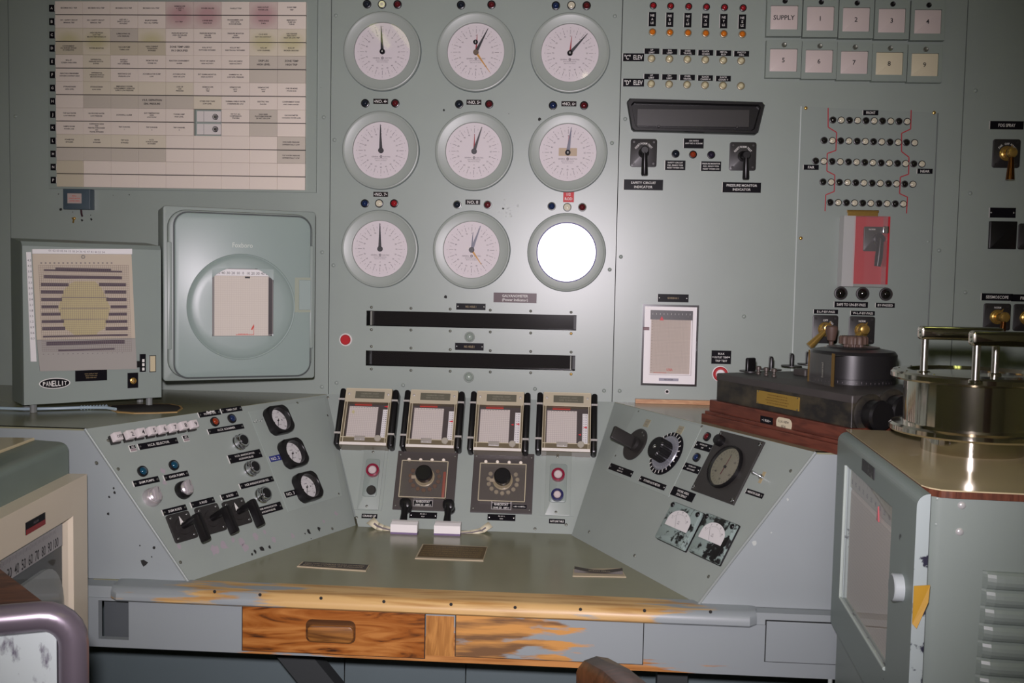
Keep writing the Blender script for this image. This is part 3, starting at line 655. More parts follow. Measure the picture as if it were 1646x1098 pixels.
for x, y, c, s in ((886.8, 331.6, 'dark_blue', 'bright blue'), (911.8, 333.2, 'cream', 'cream'), (936, 333.2, 'dark_red', 'dark red')): wl(x, y, c, '%s lamp below the red 1/2 ROD plate' % s, 'silver', c == 'cream')
PB = mat('brownish_black_stock', (40, 35, 35), .3, spec=.08)
for x, y, s in ((612, 163, '■NO. 4■'), (761.8, 164.5, '■NO. 5■'), (914.5, 167, '■NO. 6■'), (612, 312.5, '■NO. 7■'), (760, 325, 'NO. 8')):
    s2 = s.replace('■', ''); plate(W, x, y, .046, .0155, [s.replace('■', '•')], 'small black plate reading %s above a large dial' % s2, base=PB, edge=False, hpad=.7, fill=.9)
plate(W, 914, 316, .033, .0345, ['1/2', 'ROD'], 'square red plate reading 1/2 ROD', base=mat('red_stock', (190, 40, 44), .3, spec=.08), edge=False, pad=.7)
u, v, w, h = W.box(793.5, 471, 862.5, 486.5)
plate(W, 828, 478.8, w, h, ['GALVANOMETER', '(Power Indicator)'], 'brown-grey plate reading GALVANOMETER (Power Indicator)', base=mat('taupe_stock', (100, 86, 88), .3, spec=.1), edge=False, t=.003, pad=.6, fill=.7)
plate(W, 757, 493, .092, .020, ['NO. HOLE 1'], 'black plate over the upper long slot window', edge=False, screws=True, ink=mat('gold_lettering', (150, 130, 90), .5), pad=.5, fill=.4)
plate(W, 754.5, 557.2, .090, .0225, ['NO. HOLE 2'], 'black plate over the lower long slot window', edge=False, screws=True, ink=MATS['gold_lettering'], pad=.5, fill=.4)
# slot windows
SLD = mat('slot_screen', (34, 32, 32), .10, spec=.4); SLW = mat('slot_wall', (44, 46, 44), .5)
for k, (x0, x1, z0, z1) in enumerate(slots):
    t = thing('slot_window', 'long dark slot window, %s of two under the dials' % ('upper', 'lower')[k], 'slot window', W.at((x0+x1)/2, (z0+z1)/2), 'slot windows')
    w, h = x1-x0, z1-z0; b = MB()
    P0 = [(-w/2, -h/2, 0), (w/2, -h/2, 0), (w/2, h/2, 0), (-w/2, h/2, 0)]; P1 = [(x, y, -.06) for x, y, z in P0]
    b.loops([P0, P1], SLW, False, True)
    b.build('recess', t, smooth=False)
    MB().rr(.002, 0, w-.022, h-.002, -.05, -.03, SLD).build('screen', t, smooth=False)
    MB().rr(0, 0, .0025, h-.003, -.03, -.008, mat('slot_edge', (170, 172, 160), .5)).build('edge_strip', t, Matrix.Translation((-w/2+.013, 0, 0)) if k == 0 else Matrix.Translation((w/2-.014, 0, 0)), smooth=False)
    MB().quad([(-w/2, -h/2, -.004), (w/2, -h/2, -.004), (w/2, h/2, -.004), (-w/2, h/2, -.004)], GLASS).build('glass', t, smooth=False)
    ys = ((494, 495.6, 497, 498.6, 500.2, 502), (530, 530.6, 532.2, 533.7, 535.4, 536.2)) if k == 0 else ((557, 559.6, 562, 563.8, 565, 566.2), (593.3, 595.4, 596.8, 598, 599.4, 601.4))
    for r_ in ys:
        for x, y in zip((597, 660.5, 723.6, 788, 853, 918), r_):
            uu, vv = W.uv(x, y); MB().dome(0, 0, .0046, 0, .003, BRASS if (x == 918 and r_ is ys[1]) else SCREW, 10, 3).build('screw', t, t.matrix_world.inverted() @ W.at(uu, vv))
for x, y, s in ((755, 541.7, 'between the two slot windows'), (753.6, 606.4, 'below the lower slot window')):
    t = thing('pilot_light', 'round grey domed pilot light %s' % s, 'pilot light', W.px(x, y), 'domed pilot lights')
    MB().lathe(0, 0, [(.0165, 0), (.0165, .003), (.0145, .005), (.013, .004)], RIMP, 24).build('bezel', t)
    MB().dome(0, 0, .0132, .003, .009, mat('grey_lens', (146, 158, 148), .15, coat=1), 24).build('lens', t)
t = thing('push_button', 'round red push button in a white ring left of the slot windows', 'push button', W.px(556, 546))
MB().lathe(0, 0, [(.0205, 0), (.0205, .005), (.018, .006), (.016, .005)], mat('white_ring', (214, 210, 204), .4), 26).build('ring', t)
MB().cyl(0, 0, .0158, .002, .011, RED, 26, .002).build('cap', t)

# ------------------------------------------------------------------ right hand wall panel: elevators
for k, (x, ch) in enumerate(((1050, 'A'), (1078, 'B'), (1107, 'C'), (1135.6, 'X'), (1164.6, 'Y'), (1194.5, 'Z'))):
    lamp(W, x, 9+.75*k, .0108, 'red', 'small red lamp above the black %s plate' % ch, 'red and amber rod lamps', 'black')
    lamp(W, x-1.2, 51.5+.7*k, .0115, 'amber', 'small amber lamp below the black %s plate' % ch, 'red and amber rod lamps', 'lacquer')
    plate(W, x-1.5, 31+.8*k, .0222, .0425, ['NE', ch, 'LE'], 'upright black plate with the letter %s between a red and an amber lamp' % ch, pad=.6, fill=.62)
for row, y0, names in (('C', 94, ['UP LIMIT', 'DN LIMIT', 'OVER TRAVEL', 'SLACK CHAIN', 'METAL ELEV', 'PHOTO CELL']), ('D', 134.7, ['UP LIMIT', 'DN LIMIT', 'OVER TRAVEL', 'SLACK CHAIN N', 'SLACK CHAIN Y', None])):
    plate(W, 1018.3, y0-1.8, .064, .0235, ['"%s"  ELEV' % row], 'black plate reading %s ELEV left of a row of clear lamps' % row, fill=.75)
    for k, nm in enumerate(names):
        x = 1047.2+28.85*k-(.5 if row == 'D' else 0)
        lamp(W, x, y0+.7*k, .0118, 'clear', ('small clear lamp under the %s plate of the %s elevator row' % (nm, row)) if nm else 'small clear lamp without a plate at the right end of the D elevator row', 'clear elevator lamps', 'lacquer')
        if nm:
            q = nm.split(' ', 1); plate(W, x+.5, y0-11.5+.8*k, .0450, .0165, q, 'tiny black plate reading %s in the %s elevator row' % (nm, row), fill=.72, hpad=.9)
# hooded display
P = [(1008, 163), (1012.5, 157.5), (1226, 163.3), (1230, 168.5), (1219.5, 212), (1215, 215.5), (1019, 210), (1015, 206)]
HW = .03
pu = [W.uv(*p, HW) for p in P]; u0 = sum(p[0] for p in pu)/8; v0 = sum(p[1] for p in pu)/8
t = thing('hooded_display', 'wide black hooded display with a blank dark screen', 'display', W.at(u0, v0))
loc = [(p[0]-u0, p[1]-v0) for p in pu][::-1]
wi = [W.uv(*p, HW) for p in ((1024, 170), (1206.5, 174.5), (1205, 206.5), (1024, 201))]; wi = [(p[0]-u0, p[1]-v0) for p in wi][::-1]
inner = [(x*.955, y*.80) for x, y in loc]
b = MB(); b.loops([[(x*1.0, y*1.0, 0) for x, y in loc], [(x, y, HW*.8) for x, y in loc], [(x*.985, y*.95, HW) for x, y in loc], [(x*.94, y*.80, HW) for x, y in loc], [(x*.93, y*.74, .016) for x, y in loc], [(x*.93, y*.74, .010) for x, y in loc]], BLACK, True, True); b.build('hood', t)
wx0, wx1, wy0, wy1 = wi[0][0], wi[1][0], wi[0][1], wi[3][1]
ww, wh = wx1-wx0, wy1-wy0
MB().rr((wx0+wx1)/2, -.003, abs(ww), abs(wh)*.9, .010, .018, mat('dull_screen', (42, 40, 38), .35), ch=.0006).build('screen', t, smooth=False)
for s in (-.20, .235): MB().rr(s*abs(ww)*1.6, -abs(wh)*.52, .006, .008, .014, .024, BLACK2, r=.001, ch=.001).build('latch', t, smooth=False)
# handle switches
def wall_switch(F, q, hub, tip, lab, words=('RESET', 'NORM', 'TEST'), m=BLACK, hm=BLACK, group='lever switches on the wall', stick=.05, fat=.0105, brass=False, screws=True):
    u, v, w, h = F.quad(q)
    t = thing('lever_switch', lab, 'switch', F.at(u, v), group)
    MB().rr(0, 0, w, h, 0, .004, mat('switch_plate', (40, 38, 38), .4), r=.007, ch=.001).build('plate', t)
    for sx in (-1, 1):
        for sy in (-1, 1): MB().cyl(0, 0, .004, 0, .0015, BLACK2, 10, .0005).build('screw', t, Matrix.Translation((sx*(w/2-.01), sy*(h/2-.01), .004)))
    L = MB(); r_ = w*.33
    for k, s in enumerate(words):
        a = math.radians(45-45*k); letters(L, s, -math.sin(a)*r_, math.cos(a)*r_+.002, .020, .0062, .0043, WHITE, a)
    if L.f: L.build('lettering', t, smooth=False)
    hu = F.uv(*hub, stick); tu = F.uv(*tip, stick); c = (hu[0]-u, hu[1]-v); e = (tu[0]-u, tu[1]-v)
    c0 = (c[0]*.15, c[1]*.15)
    if brass:
        MB().lathe(0, 0, [(.022, .004), (.022, .007), (.019, .009), (.019, .013), (.015, .015), (.015, .019), (.0, .019)], hm, 26).build('collar', t)
        MB().tube([(0, 0, .017), (c[0]*.9, c[1]*.9, stick-.008)], .0125, hm, 16).lathe(c[0], c[1], [(.0, stick-.014), (.013, stick-.014), (.0155, stick-.008), (.0155, stick+.002), (.012, stick+.006), (.006, stick+.0075), (0, stick+.0075)], hm, 22).build('hub', t)
        MB().tube([(c[0], c[1], stick-.004), (c[0]+(e[0]-c[0])*.3, c[1]+(e[1]-c[1])*.3, stick-.002), (e[0], e[1], stick)], [.0065, .008, .0125], hm if brass == 1 else mat('bronze', (132, 84, 50), .25, 1), 14).build('handle', t)
        MB().prism([(.004, .016), (.012, .012), (.016, .026)], .008, .0095, hm).build('pointer', t, smooth=False)
    else:
        MB().lathe(0, 0, [(.016, .004), (.016, .01), (.011, .012), (.011, stick-.012)], hm, 22).build('collar', t)
        MB().lathe(c[0], c[1], [(0, stick-.013), (.0125, stick-.013), (.0125, stick), (.010, stick+.003), (0, stick+.003)], hm, 22).tube([(0, 0, .012), (c[0], c[1], stick-.008)], .011, hm, 14).build('hub', t)
        MB().tube([(c[0], c[1], stick-.005), (e[0], e[1]+.004, stick-.003), (e[0], e[1], stick-.003)], [fat*.75, fat, fat*.8], hm, 14).build('handle', t)
    return t
wall_switch(W, ((1013.5, 223), (1056, 224), (1055.5, 269), (1013, 268.5)), (1036.5, 241), (1036, 282), 'black lever switch above the SAFETY CIRCUIT INDICATOR plate')
wall_switch(W, ((1172.5, 228), (1216, 229.5), (1214.5, 275), (1172, 274)), (1200, 249), (1199, 288.5), 'black lever switch above the PRESSURE MONITOR INDICATOR plate')
for q, tx, lab in (((1002.7, 288.8, 1065.6, 305.6), ['SAFETY CIRCUIT', 'INDICATOR'], 'black plate reading SAFETY CIRCUIT INDICATOR'), ((1161.3, 293.3, 1223, 309.6), ['PRESSURE MONITOR', 'INDICATOR'], 'black plate reading PRESSURE MONITOR INDICATOR'), ((1099, 222.8, 1131, 238.6), ['ON WITH', 'ANY NO.1 SCRAM', ''], 'black plate reading ON WITH ANY NO.1 SCRAM'), ((1069, 258, 1101.6, 273.4), ['SAFETY CIRCUIT', 'IND. READY FOR', 'RESET WHEN ON'], 'black plate reading SAFETY CIRCUIT IND. READY FOR RESET'), ((1126.8, 259.6, 1159, 275.2), ['PRESSURE MONITOR', 'IND. READY FOR', 'RESET WHEN ON'], 'black plate reading PRESSURE MONITOR IND. READY FOR RESET')):
    u, v, w, h = W.box(*q); plate(W, u, v, w, h, tx, lab, px=False, fill=.6, pad=.9)
lamp(W, 1086, 247.3, .0122, 'black_blue', 'blue-black lamp above the safety circuit ready plate', 'indicator lamps between the lever switches')
lamp(W, 1114, 248.4, .0122, 'brown_red', 'brownish red lamp under the ON WITH plate', 'indicator lamps between the lever switches')
lamp(W, 1143.2, 249, .0122, 'violet', 'violet-black lamp above the pressure monitor ready plate', 'indicator lamps between the lever switches')
# ten number windows; the last two have reflected light warmed into their colour
WIN = mat('number_window', (212, 198, 192), .4); WINL = mat('number_window_warm_light', (218, 208, 178), .35)
xs = [(1232.5, 1289.2), (1290.8, 1347.2), (1348.6, 1404.6), (1406, 1462), (1464, 1519.8)]
for row in (0, 1):
    for k, (x0, x1) in enumerate(xs):
        n = k if row == 0 else k+5
        dx = 0 if row == 0 else -1.2-.95*k
        yt, yb = (-6+1.6*k, 58.2+1.65*k) if row == 0 else (64.5+1.8*k, 125+1.9*k)
        u, v, w, h = W.box(x0+dx, yt, x1+dx, yb, .02)
        nm = 'SUPPLY' if n == 0 else str(n)
        t = thing('supply_window', 'square grey framed window reading %s' % nm if n == 0 else 'square grey framed window with the numeral %s' % nm, 'indicator window', W.at(u, v), 'supply indicator windows')
        b = MB(); ww, wh, cy = w*.775, h*.60, -h*.03
        o4 = [(-w/2, -h/2), (w/2, -h/2), (w/2, h/2), (-w/2, h/2)]; i4 = [(-ww/2, cy-wh/2), (ww/2, cy-wh/2), (ww/2, cy+wh/2), (-ww/2, cy+wh/2)]
        b.loops([[(x, y, 0) for x, y in o4], [(x, y, .020) for x, y in o4], [(x, y, .020) for x, y in i4], [(x, y, .014) for x, y in i4]], FRAMEP, True, False)
        b.build('frame', t, smooth=False)
        pn = MB().rr(0, cy, ww, wh, .006, .0165, WINL if n > 7 else WIN, r=.003, ch=.002).build('pane', t)
        L = MB(); letters(L, nm, 0, cy+.001, ww*.86 if n == 0 else .018, .0142, .0168, INK, bold=.015); L.build('lettering', pn, smooth=False)
        MB().lathe(0, 0, [(.0075, 0), (.0075, .003), (.006, .004), (.003, .003), (0, .003)], SCREW if row else BLACK, 16).build('screw', t, Matrix.Translation((0, h/2-.0145, .02)))
# ------------------------------------------------------------------ bypass panel with the lamp lattice
pq = [(1287.5, 171), (1507, 182), (1486, 640), (1271, 640)]
u, v, w, h = W.quad(pq)
t = thing('bypass_panel', 'tall thin grey panel with zigzag red lines and five rows of lamps', 'panel', W.at(u, v))
pl_ = [W.uv(*p) for p in pq]; pl_ = [(a-u, b_-v) for a, b_ in pl_]
MB().prism(pl_, 0, .003, mat('bypass_panel_paint', (143, 153, 146), .36, var=.05)).build('plate', t, smooth=False)
MB().tube([(*pl_[0], .003), (*pl_[3], .003)], .0022, mat('painted_edge_light', (196, 206, 200), .35), 8).build('light_shade_bead', t); MB().tube([(*pl_[1], .0025), (*pl_[2], .0025)], .0020, mat('painted_edge_shadow', (92, 100, 96), .5), 8).build('light_shade_bead', t)  # beads paint in the flash-lit left edge and the shadow along the right
RL = mat('red_line_paint', (170, 34, 48), .5)
c4 = lambda L: [(1270+x/5.488, 160+y/5.488) for x, y in L]
for L in (c4(((333, 75), (333, 245), (408, 292), (402, 450), (325, 478), (322, 632), (392, 668), (387, 812), (312, 842), (306, 985))), c4(((1065, 95), (1060, 262), (980, 300), (980, 460), (1045, 510), (1042, 660), (970, 685), (962, 830), (1032, 862), (1024, 1005)))):
    b = MB(); P = [W.uv(*p) for p in L]
    for p, q in zip(P, P[1:]): b.line(p[0]-u, p[1]-v, q[0]-u, q[1]-v, .0032, .0034, RL)
    b.build('red_line', t, smooth=False)
for x, y in ((1295, 174), (1501, 181.5), (1287, 383)):
    p = W.uv(x, y); MB().dome(0, 0, .0055, 0, .003, BRASS, 12, 3).build('screw', t, Matrix.Translation((p[0]-u, p[1]-v, .003)))
for r_, (x0, x1, y0, y1, n) in enumerate(((377, 1032, 181, 195, 10), (300, 1097, 361, 382, 12), (225, 1162, 543, 570, 14), (290, 1082, 727, 748, 12), (352, 998, 908, 922, 10))):
    rn = ('top row', 'second row', 'long middle row', 'fourth row', 'bottom row')[r_]
    for k in range(n):
        x, y = 1270+(x0+(x1-x0)*k/(n-1))/5.488, 160+(y0+(y1-y0)*k/(n-1))/5.488
        dark = k % 2 == 0
        lamp(W, x, y, .0108, 'black' if dark else 'cream', '%s from the left in the %s of the bypass panel, %s' % (ORD[k], rn, 'dark domed bead' if dark else 'pale flat lamp'), 'lamps on the bypass panel', 'grey' if dark else 'black', not dark, name='bead_lamp' if dark else 'indicator_lamp')
for x, y, s in ((1399.4, 181.3, 'FRONT'), (1303.7, 269, 'FAR'), (1486.5, 275.3, 'NEAR')): plate(W, x, y, .045, .0148, [s], 'small black plate reading %s on the bypass panel' % s, pad=.6, fill=.7, z0=.003)
# covered switch
u, v, w, h = W.box(1383, 348, 1414, 457)
t = thing('covered_switch', 'black lever switch on a red plate under a hinged clear cover', 'switch', W.at(u, v, .003))
MB().rr(.002, 0, w+.048, h, 0, .003, mat('red_plate', (188, 34, 46), .4)).build('red_plate', t, smooth=False)
MB().rr(.004, .034, w*.95, .074, .003, .009, BLACK2, r=.004, ch=.001).build('switch_plate', t)
L = MB(); letters(L, 'NORM', 0, .063, .022, .005, .0094, WHITE); L.build('lettering', t, smooth=False)
MB().lathe(.02, .034, [(.017, .009), (.017, .018), (.012, .02), (.012, .038), (0, .038)], BLACK, 20).tube([(.02, .034, .032), (.016, -.02, .034), (.013, -.048, .034)], [.009, .0115, .0095], BLACK, 12).build('lever', t)
MB().rr(.038, .062, .018, .022, .003, .02, CHROME, r=.003, ch=.002).build('chrome_stop', t)
co = W.quad([(1350, 346), (1432, 348.5), (1429.5, 463), (1347, 459)], .05)
cx, cy, cw, chh = co[0]-u, co[1]-v, co[2]*.86, co[3]
CLR = clear('cloudy_plastic', (.97, .94, .93), .08, .09); CLR2 = clear('cloudier_plastic', (.95, .95, .95), .1, .55)
x0, x1, y0, y1, zz = cx-cw/2, cx+cw/2, cy-chh/2, cy+chh/2, .05
b = MB()

for f0, f1, cm in ((0, .27, clear('milky_plastic', (.95, .95, .95), .1, .42)), (.27, .5, CLR), (.5, 1, clear('hazy_plastic', (.96, .94, .94), .1, .11))):
    xa, xb = x0+(x1-x0)*f0, x0+(x1-x0)*f1; b.quad([(xa, y0, zz), (xb, y0, zz), (xb, y1, zz), (xa, y1, zz)], cm)
b.quad([(x0, y0, .0005), (x0, y0, zz), (x0, y1, zz), (x0, y1, .0005)], CLR2); b.quad([(x1, y0, zz), (x1, y0, .0005), (x1, y1, .0005), (x1, y1, zz)], CLR)
b.quad([(x0, y1, zz), (x1, y1, zz), (x1, y1, .0005), (x0, y1, .0005)], CLR); b.quad([(x0, y0, .0005), (x1, y0, .0005), (x1, y0, zz), (x0, y0, zz)], CLR)
b.build('clear_cover', t, smooth=False)
b = MB().bar((x0+.02, y1+.008, .012), (x1-.02, y1+.008, .012), .006, .016, BRASS, (0, 1, 0)); b.tube([(x0+.018, y1+.016, .012), (x1-.018, y1+.016, .012)], .004, BRASS); b.build('hinge', t)
for k, (x, y) in enumerate(((1351.5, 471.5), (1386.5, 472.2), (1424, 473))):
    lamp(W, x, y, .0205, 'black', ('dark round lamp, left of two above the SAFE TO UN-BY-PASS plate', 'dark round lamp, right of two above the SAFE TO UN-BY-PASS plate', 'dark round lamp above the BY-PASSED plate')[k], 'dark lamps under the covered switch', 'grey')
for q, tx, lab in (((1340.5, 485, 1394.5, 494.5), 'SAFE TO UN-BY-PASS', 'black plate reading SAFE TO UN-BY-PASS'), ((1407, 487, 1437.5, 494.5), 'BY-PASSED', 'black plate reading BY-PASSED'), ((1307.5, 497.5, 1346.5, 504.5), 'E-L-P-BY-PASS', 'black plate reading E-L-P-BY-PASS'), ((1367, 499.8, 1405.5, 507), 'W-L-P-BY-PASS', 'black plate reading W-L-P-BY-PASS')):
    u, v, w, h = W.box(*q); plate(W, u, v, w, h, [tx], lab, px=False, fill=.62, z0=.003)
wall_switch(W, ((1306, 506), (1347.5, 507), (1345.5, 553), (1304.5, 551)), (1331, 528), (1301, 557), 'brass handled switch under the E-L-P-BY-PASS plate', ('', 'OFF', 'ON'), hm=BRASS, group='brass handled switches', stick=.055, brass=1)
wall_switch(W, ((1364.5, 508), (1406.5, 509), (1404.5, 554), (1362.5, 552)), (1389.5, 530), (1364, 556), 'brass handled switch under the W-L-P-BY-PASS plate', ('', 'NORM', ''), hm=BRASS, group='brass handled switches', stick=.055, brass=1)
# far right panel
plate(W, 1618, 201.5, .098, .0245, ['FOG SPRAY'], 'black plate reading FOG SPRAY', fill=.5, pad=.5)
wall_switch(W, ((1595.5, 223.5), (1640, 224.5), (1638.5, 270.5), (1594.5, 269.5)), (1627, 245), (1623.5, 289), 'brass handled switch under the FOG SPRAY plate', ('FAR', 'OFF', 'NEAR'), hm=BRASS, group='brass handled switches', stick=.055, brass=2)
plate(W, 1611.5, 342, .076, .030, [' '], 'blank black plate above a square black cover', screws=True)
u, v, w, h = W.box(1588.5, 356, 1632, 400.5)
o = MB().rr(0, 0, w, h, 0, .012, BLACK, r=.002, ch=.002).build('cover_plate', None, W.at(u, v)); tag(o, 'square black blank cover under the blank plate', 'cover plate')
wall_switch(W, ((1636.5, 359), (1680, 360), (1679, 402), (1635.5, 401)), (1660, 380), (1658, 422), 'brass handled switch cut by the right edge of the photo beside the square black cover', ('ON', 'NORM', ''), hm=BRASS, group='brass handled switches', brass=2)
plate(W, 1602.5, 477.6, .092, .0215, ['SEISMOSCOPE'], 'black plate reading SEISMOSCOPE', fill=.55, pad=.72)
plate(W, 1650, 479.2, .092, .0215, ['FILTER'], 'black plate beginning with FIL at the right edge of the photo', fill=.55, pad=.5)
wall_switch(W, ((1581, 487.5), (1624.5, 488), (1623, 531.5), (1579.5, 530.5)), (1615, 510), (1608.5, 551), 'brass handled switch under the SEISMOSCOPE plate', ('', 'NORM', ''), hm=BRASS, group='brass handled switches', stick=.05, brass=2)
wall_switch(W, ((1629, 488.5), (1672, 489.5), (1671, 533), (1627.5, 532)), (1662, 511), (1657, 553), 'brass handled switch cut by the right edge of the photo beside the SEISMOSCOPE switch', ('', 'NORM', ''), hm=BRASS, group='brass handled switches', stick=.05, brass=2)

# ------------------------------------------------------------------ chart recorder set in the wall
q = [(1034, 488), (1125, 492), (1118, 621.5), (1029.5, 618.5)]
u, v, w, h = W.quad(q, .02)
t = thing('strip_chart_recorder', 'upright chart recorder in a white and chrome frame set in the wall', 'chart recorder', W.at(u, v))
def win(b, w, h, x0, x1, y0, y1, z0, z1, zi, m):
    o4 = [(-w/2, -h/2), (w/2, -h/2), (w/2, h/2), (-w/2, h/2)]; i4 = [(x0, y0), (x1, y0), (x1, y1), (x0, y1)]
    return b.loops([[(x, y, z0) for x, y in o4], [(x, y, z1) for x, y in o4], [(x, y, z1) for x, y in i4], [(x, y, zi) for x, y in i4]], m, True, False)
win(MB(), w, h, -w/2+.006, w/2-.006, -h/2+.006, h/2-.006, 0, .022, .016, CHROME).build('chrome_frame', t, smooth=False)
WF = mat('recorder_white', (232, 228, 226), .45)
x0, x1, y0, y1 = -w*.36, w*.40, -h*.37, h*.43
win(MB(), w-.012, h-.012, x0, x1, y0, y1, .004, .019, .006, WF).build('white_door', t, smooth=False)
GP = gridpaper('chart_grid', (196, 184, 172), (176, 163, 154), .0042, .0042, .16)
ch_ = MB().rr((x0+x1)/2, (y0+y1)/2-.012, x1-x0-.008, y1-y0-.03, .004, .0062, GP).build('chart_paper', t, smooth=False)
b = MB(); letters(b, 'U50A', .003, y0+.016, .018, .008, .0065, REDINK); b.line(x0+.015, y0+.006, x0+.055, y0+.006, .001, .0065, REDINK)
for k in range(20): b.line(x0+.006, y0+.012+k*.0085, x0+.009, y0+.012+k*.0085, .0007, .0065, INK)
b.build('printed_marks', ch_, smooth=False)
sc_ = MB().rr((x0+x1)/2, y1-.014, x1-x0, .030, .005, .010, BLACK2).build('scale', t, smooth=False)
b = MB()
for k in range(11): b.line(x0+.008+k*(x1-x0-.016)/10, y1-.014, x0+.008+k*(x1-x0-.016)/10, y1-.009, .0008, .0103, WHITE)
for k in range(5): letters(b, str(k*2), x0+.012+k*(x1-x0-.02)/4.2, y1-.019, .006, .0045, .0103, GINK)
b.build('lettering', sc_, smooth=False)
MB().prism([(-.026-.006, y1-.031), (-.026+.006, y1-.031), (-.026, y1-.018)], .0105, .0125, mat('red_pointer', (214, 52, 62), .5)).build('red_pointer', t, smooth=False)
MB().rr(-w/2+.012, h*.20, .018, .009, .019, .023, mat('dark_red_slider', (92, 34, 40), .4), ch=.001).build('slider', t, smooth=False)
o = MB().rr(0, -h*.425, .060, .0085, .019, .0205, mat('grey_label', (140, 138, 150), .4)).build('label_plate', t, smooth=False)
L = MB(); letters(L, 'RECORDER', 0, -h*.425, .04, .004, .0208, INK); L.build('lettering', o, smooth=False)
MB().quad([(x0, y0, .015), (x1, y0, .015), (x1, y1, .015), (x0, y1, .015)], GLASS).build('glass', t, smooth=False)
plate(W, 1082, 479.3, .094, .0245, ['RECORDER NO. 3'], 'black plate above the upright wall chart recorder', fill=.3, pad=.5, screws=True, ink=MATS['gold_lettering'])
o = MB().lathe(0, 0, [(.0072, 0), (.0072, .004), (.005, .005), (.004, .002)], WF, 18).dome(0, 0, .004, .002, .004, BLACK, 12).build('lock_button', None, W.px(1072.2, 629.5)); tag(o, 'small round lock button in the wall just below the chart recorder', 'lock')
u, v, w, h = W.box(1143.5, 563.5, 1175, 585)
plate(W, u, v, w, h, ['BULK', 'OUTLET TEMP', 'TRIP TEST'], 'black plate reading BULK OUTLET TEMP TRIP TEST', px=False, screws=True, fill=.55, edge=False)
t = thing('push_button', 'red ringed white push button half hidden behind the black potentiometer', 'push button', W.px(1157.5, 601))
MB().lathe(0, 0, [(.0245, 0), (.0245, .003), (.0225, .0035)], WF, 28).build('ring', t)
MB().lathe(0, 0, [(.0225, 0), (.0225, .011), (.020, .013), (.0145, .013), (.0145, .008)], RED, 28).build('guard', t)
MB().cyl(0, 0, .0142, .002, .011, WF, 24, .002).build('cap', t)

# ------------------------------------------------------------------ large round chart recorder, turned towards the desk
def hframe(px, py, yv, deg):
    d = ray(px, py); t_ = (yv-CAM.y)/d.y; p = CAM+d*t_; a = math.radians(deg)
    return Frame(p, (math.cos(a), math.sin(a), 0), (0, 0, 1))
FX = hframe(505, 605, -.19, 27)
tl, tr, br, bl = FX.uv(262, 334), FX.uv(508, 337), FX.uv(505, 605), FX.uv(262, 616)
fx0, fx1, fy0, fy1 = (tl[0]+bl[0])/2, (tr[0]+br[0])/2, (bl[1]+br[1])/2, (tl[1]+tr[1])/2
fcx, fcy, fw, fh = (fx0+fx1)/2, (fy0+fy1)/2, fx1-fx0, fy1-fy0
t = thing('circular_chart_recorder', 'big grey-green chart recorder with a round bulge and small window in its door', 'chart recorder', FX.at(fcx, fcy))
fl_ = lambda px, py, w=0: (lambda p: (p[0]-fcx, p[1]-fcy))(FX.uv(px, py, w))
MB().rr(0, 0, fw, fh, -.185, 0, CASEP, r=.008, ch=.004).build('case', t)
p = FX.at(fcx, fcy) @ Vector((0, -.03, -.185)); 
MB().rr(0, 0, .18, .10, -.06, .048, CASEP).build('wall_bracket', t, t.matrix_world.inverted() @ Matrix(((1, 0, 0, p.x+.03), (0, 0, -1, -.05), (0, 1, 0, p.z), (0, 0, 0, 1))), smooth=False)
MB().rr(0, 0, fw-.022, fh-.02, 0, .018, CASEP, r=.05, ch=.008, n=8).build('door_frame', t)
DOORP = mat('door_paint', (138, 153, 147), .36, var=.04, bump=.04)
x0, y1 = fl_(279, 341); x1, y0 = fl_(495.5, 602)
GAPM = mat('door_shadow_gap', (52, 58, 58), .6)
MB().rr((x0+x1)/2, (y0+y1)/2, x1-x0+.006, y1-y0+.006, .017, .0186, GAPM, r=.04, n=8).build('door_gap', t)
door = MB().rr((x0+x1)/2, (y0+y1)/2, x1-x0, y1-y0, .018, .026, DOORP, r=.038, ch=.005, n=8).build('door', t)
cx, cy = fl_(389, 493.5, .026); rc = fl_(471.5, 494, .026)[0]-cx
wx0, wy1 = fl_(341, 431, .03); wx1, wy0 = fl_(439, 540, .03)
b = MB()
AA = sorted([2*math.pi*k/96+.013 for k in range(96)]+[math.atan2(y, x) % (2*math.pi) for x in (wx0-cx, wx1-cx) for y in (wy0-cy, wy1-cy)]); n = len(AA)
ring = lambda r, z: [(cx+r*math.cos(a), cy+r*math.sin(a), z) for a in AA]
def sq(z):
    P = []
    for a in AA:
        c, s = math.cos(a), math.sin(a); dx = (wx1-cx) if c > 0 else (cx-wx0); dy = (wy1-cy) if s > 0 else (cy-wy0)
        q = min(dx/max(abs(c), 1e-6), dy/max(abs(s), 1e-6)); P.append((cx+q*c, cy+q*s, z))
    return P
b.loops([ring(rc+.006, .0258), ring(rc+.004, .0275), ring(rc+.001, .0262), ring(rc-.002, .0282), ring(rc-.010, .0310), ring(rc-.03, .0322), sq(.0325), sq(.022)], DOORP, False, False)
b.build('bulge', door)
ww, wh = wx1-wx0, wy1-wy0; wcx = (wx0+wx1)/2
MB().rr(wcx, (wy0+wy1)/2, ww, wh, .020, .0275, mat('window_back', (120, 116, 112), .6)).build('window_recess', door, smooth=False)
cp = MB().rr(wcx-.004, (wy0+wy1)/2-.010, ww-.02, wh-.022, .0275, .030, gridpaper('chart_grid_fine', (206, 198, 186), (194, 184, 173), .0062, .0062, .12)).build('chart_paper', t, smooth=False)
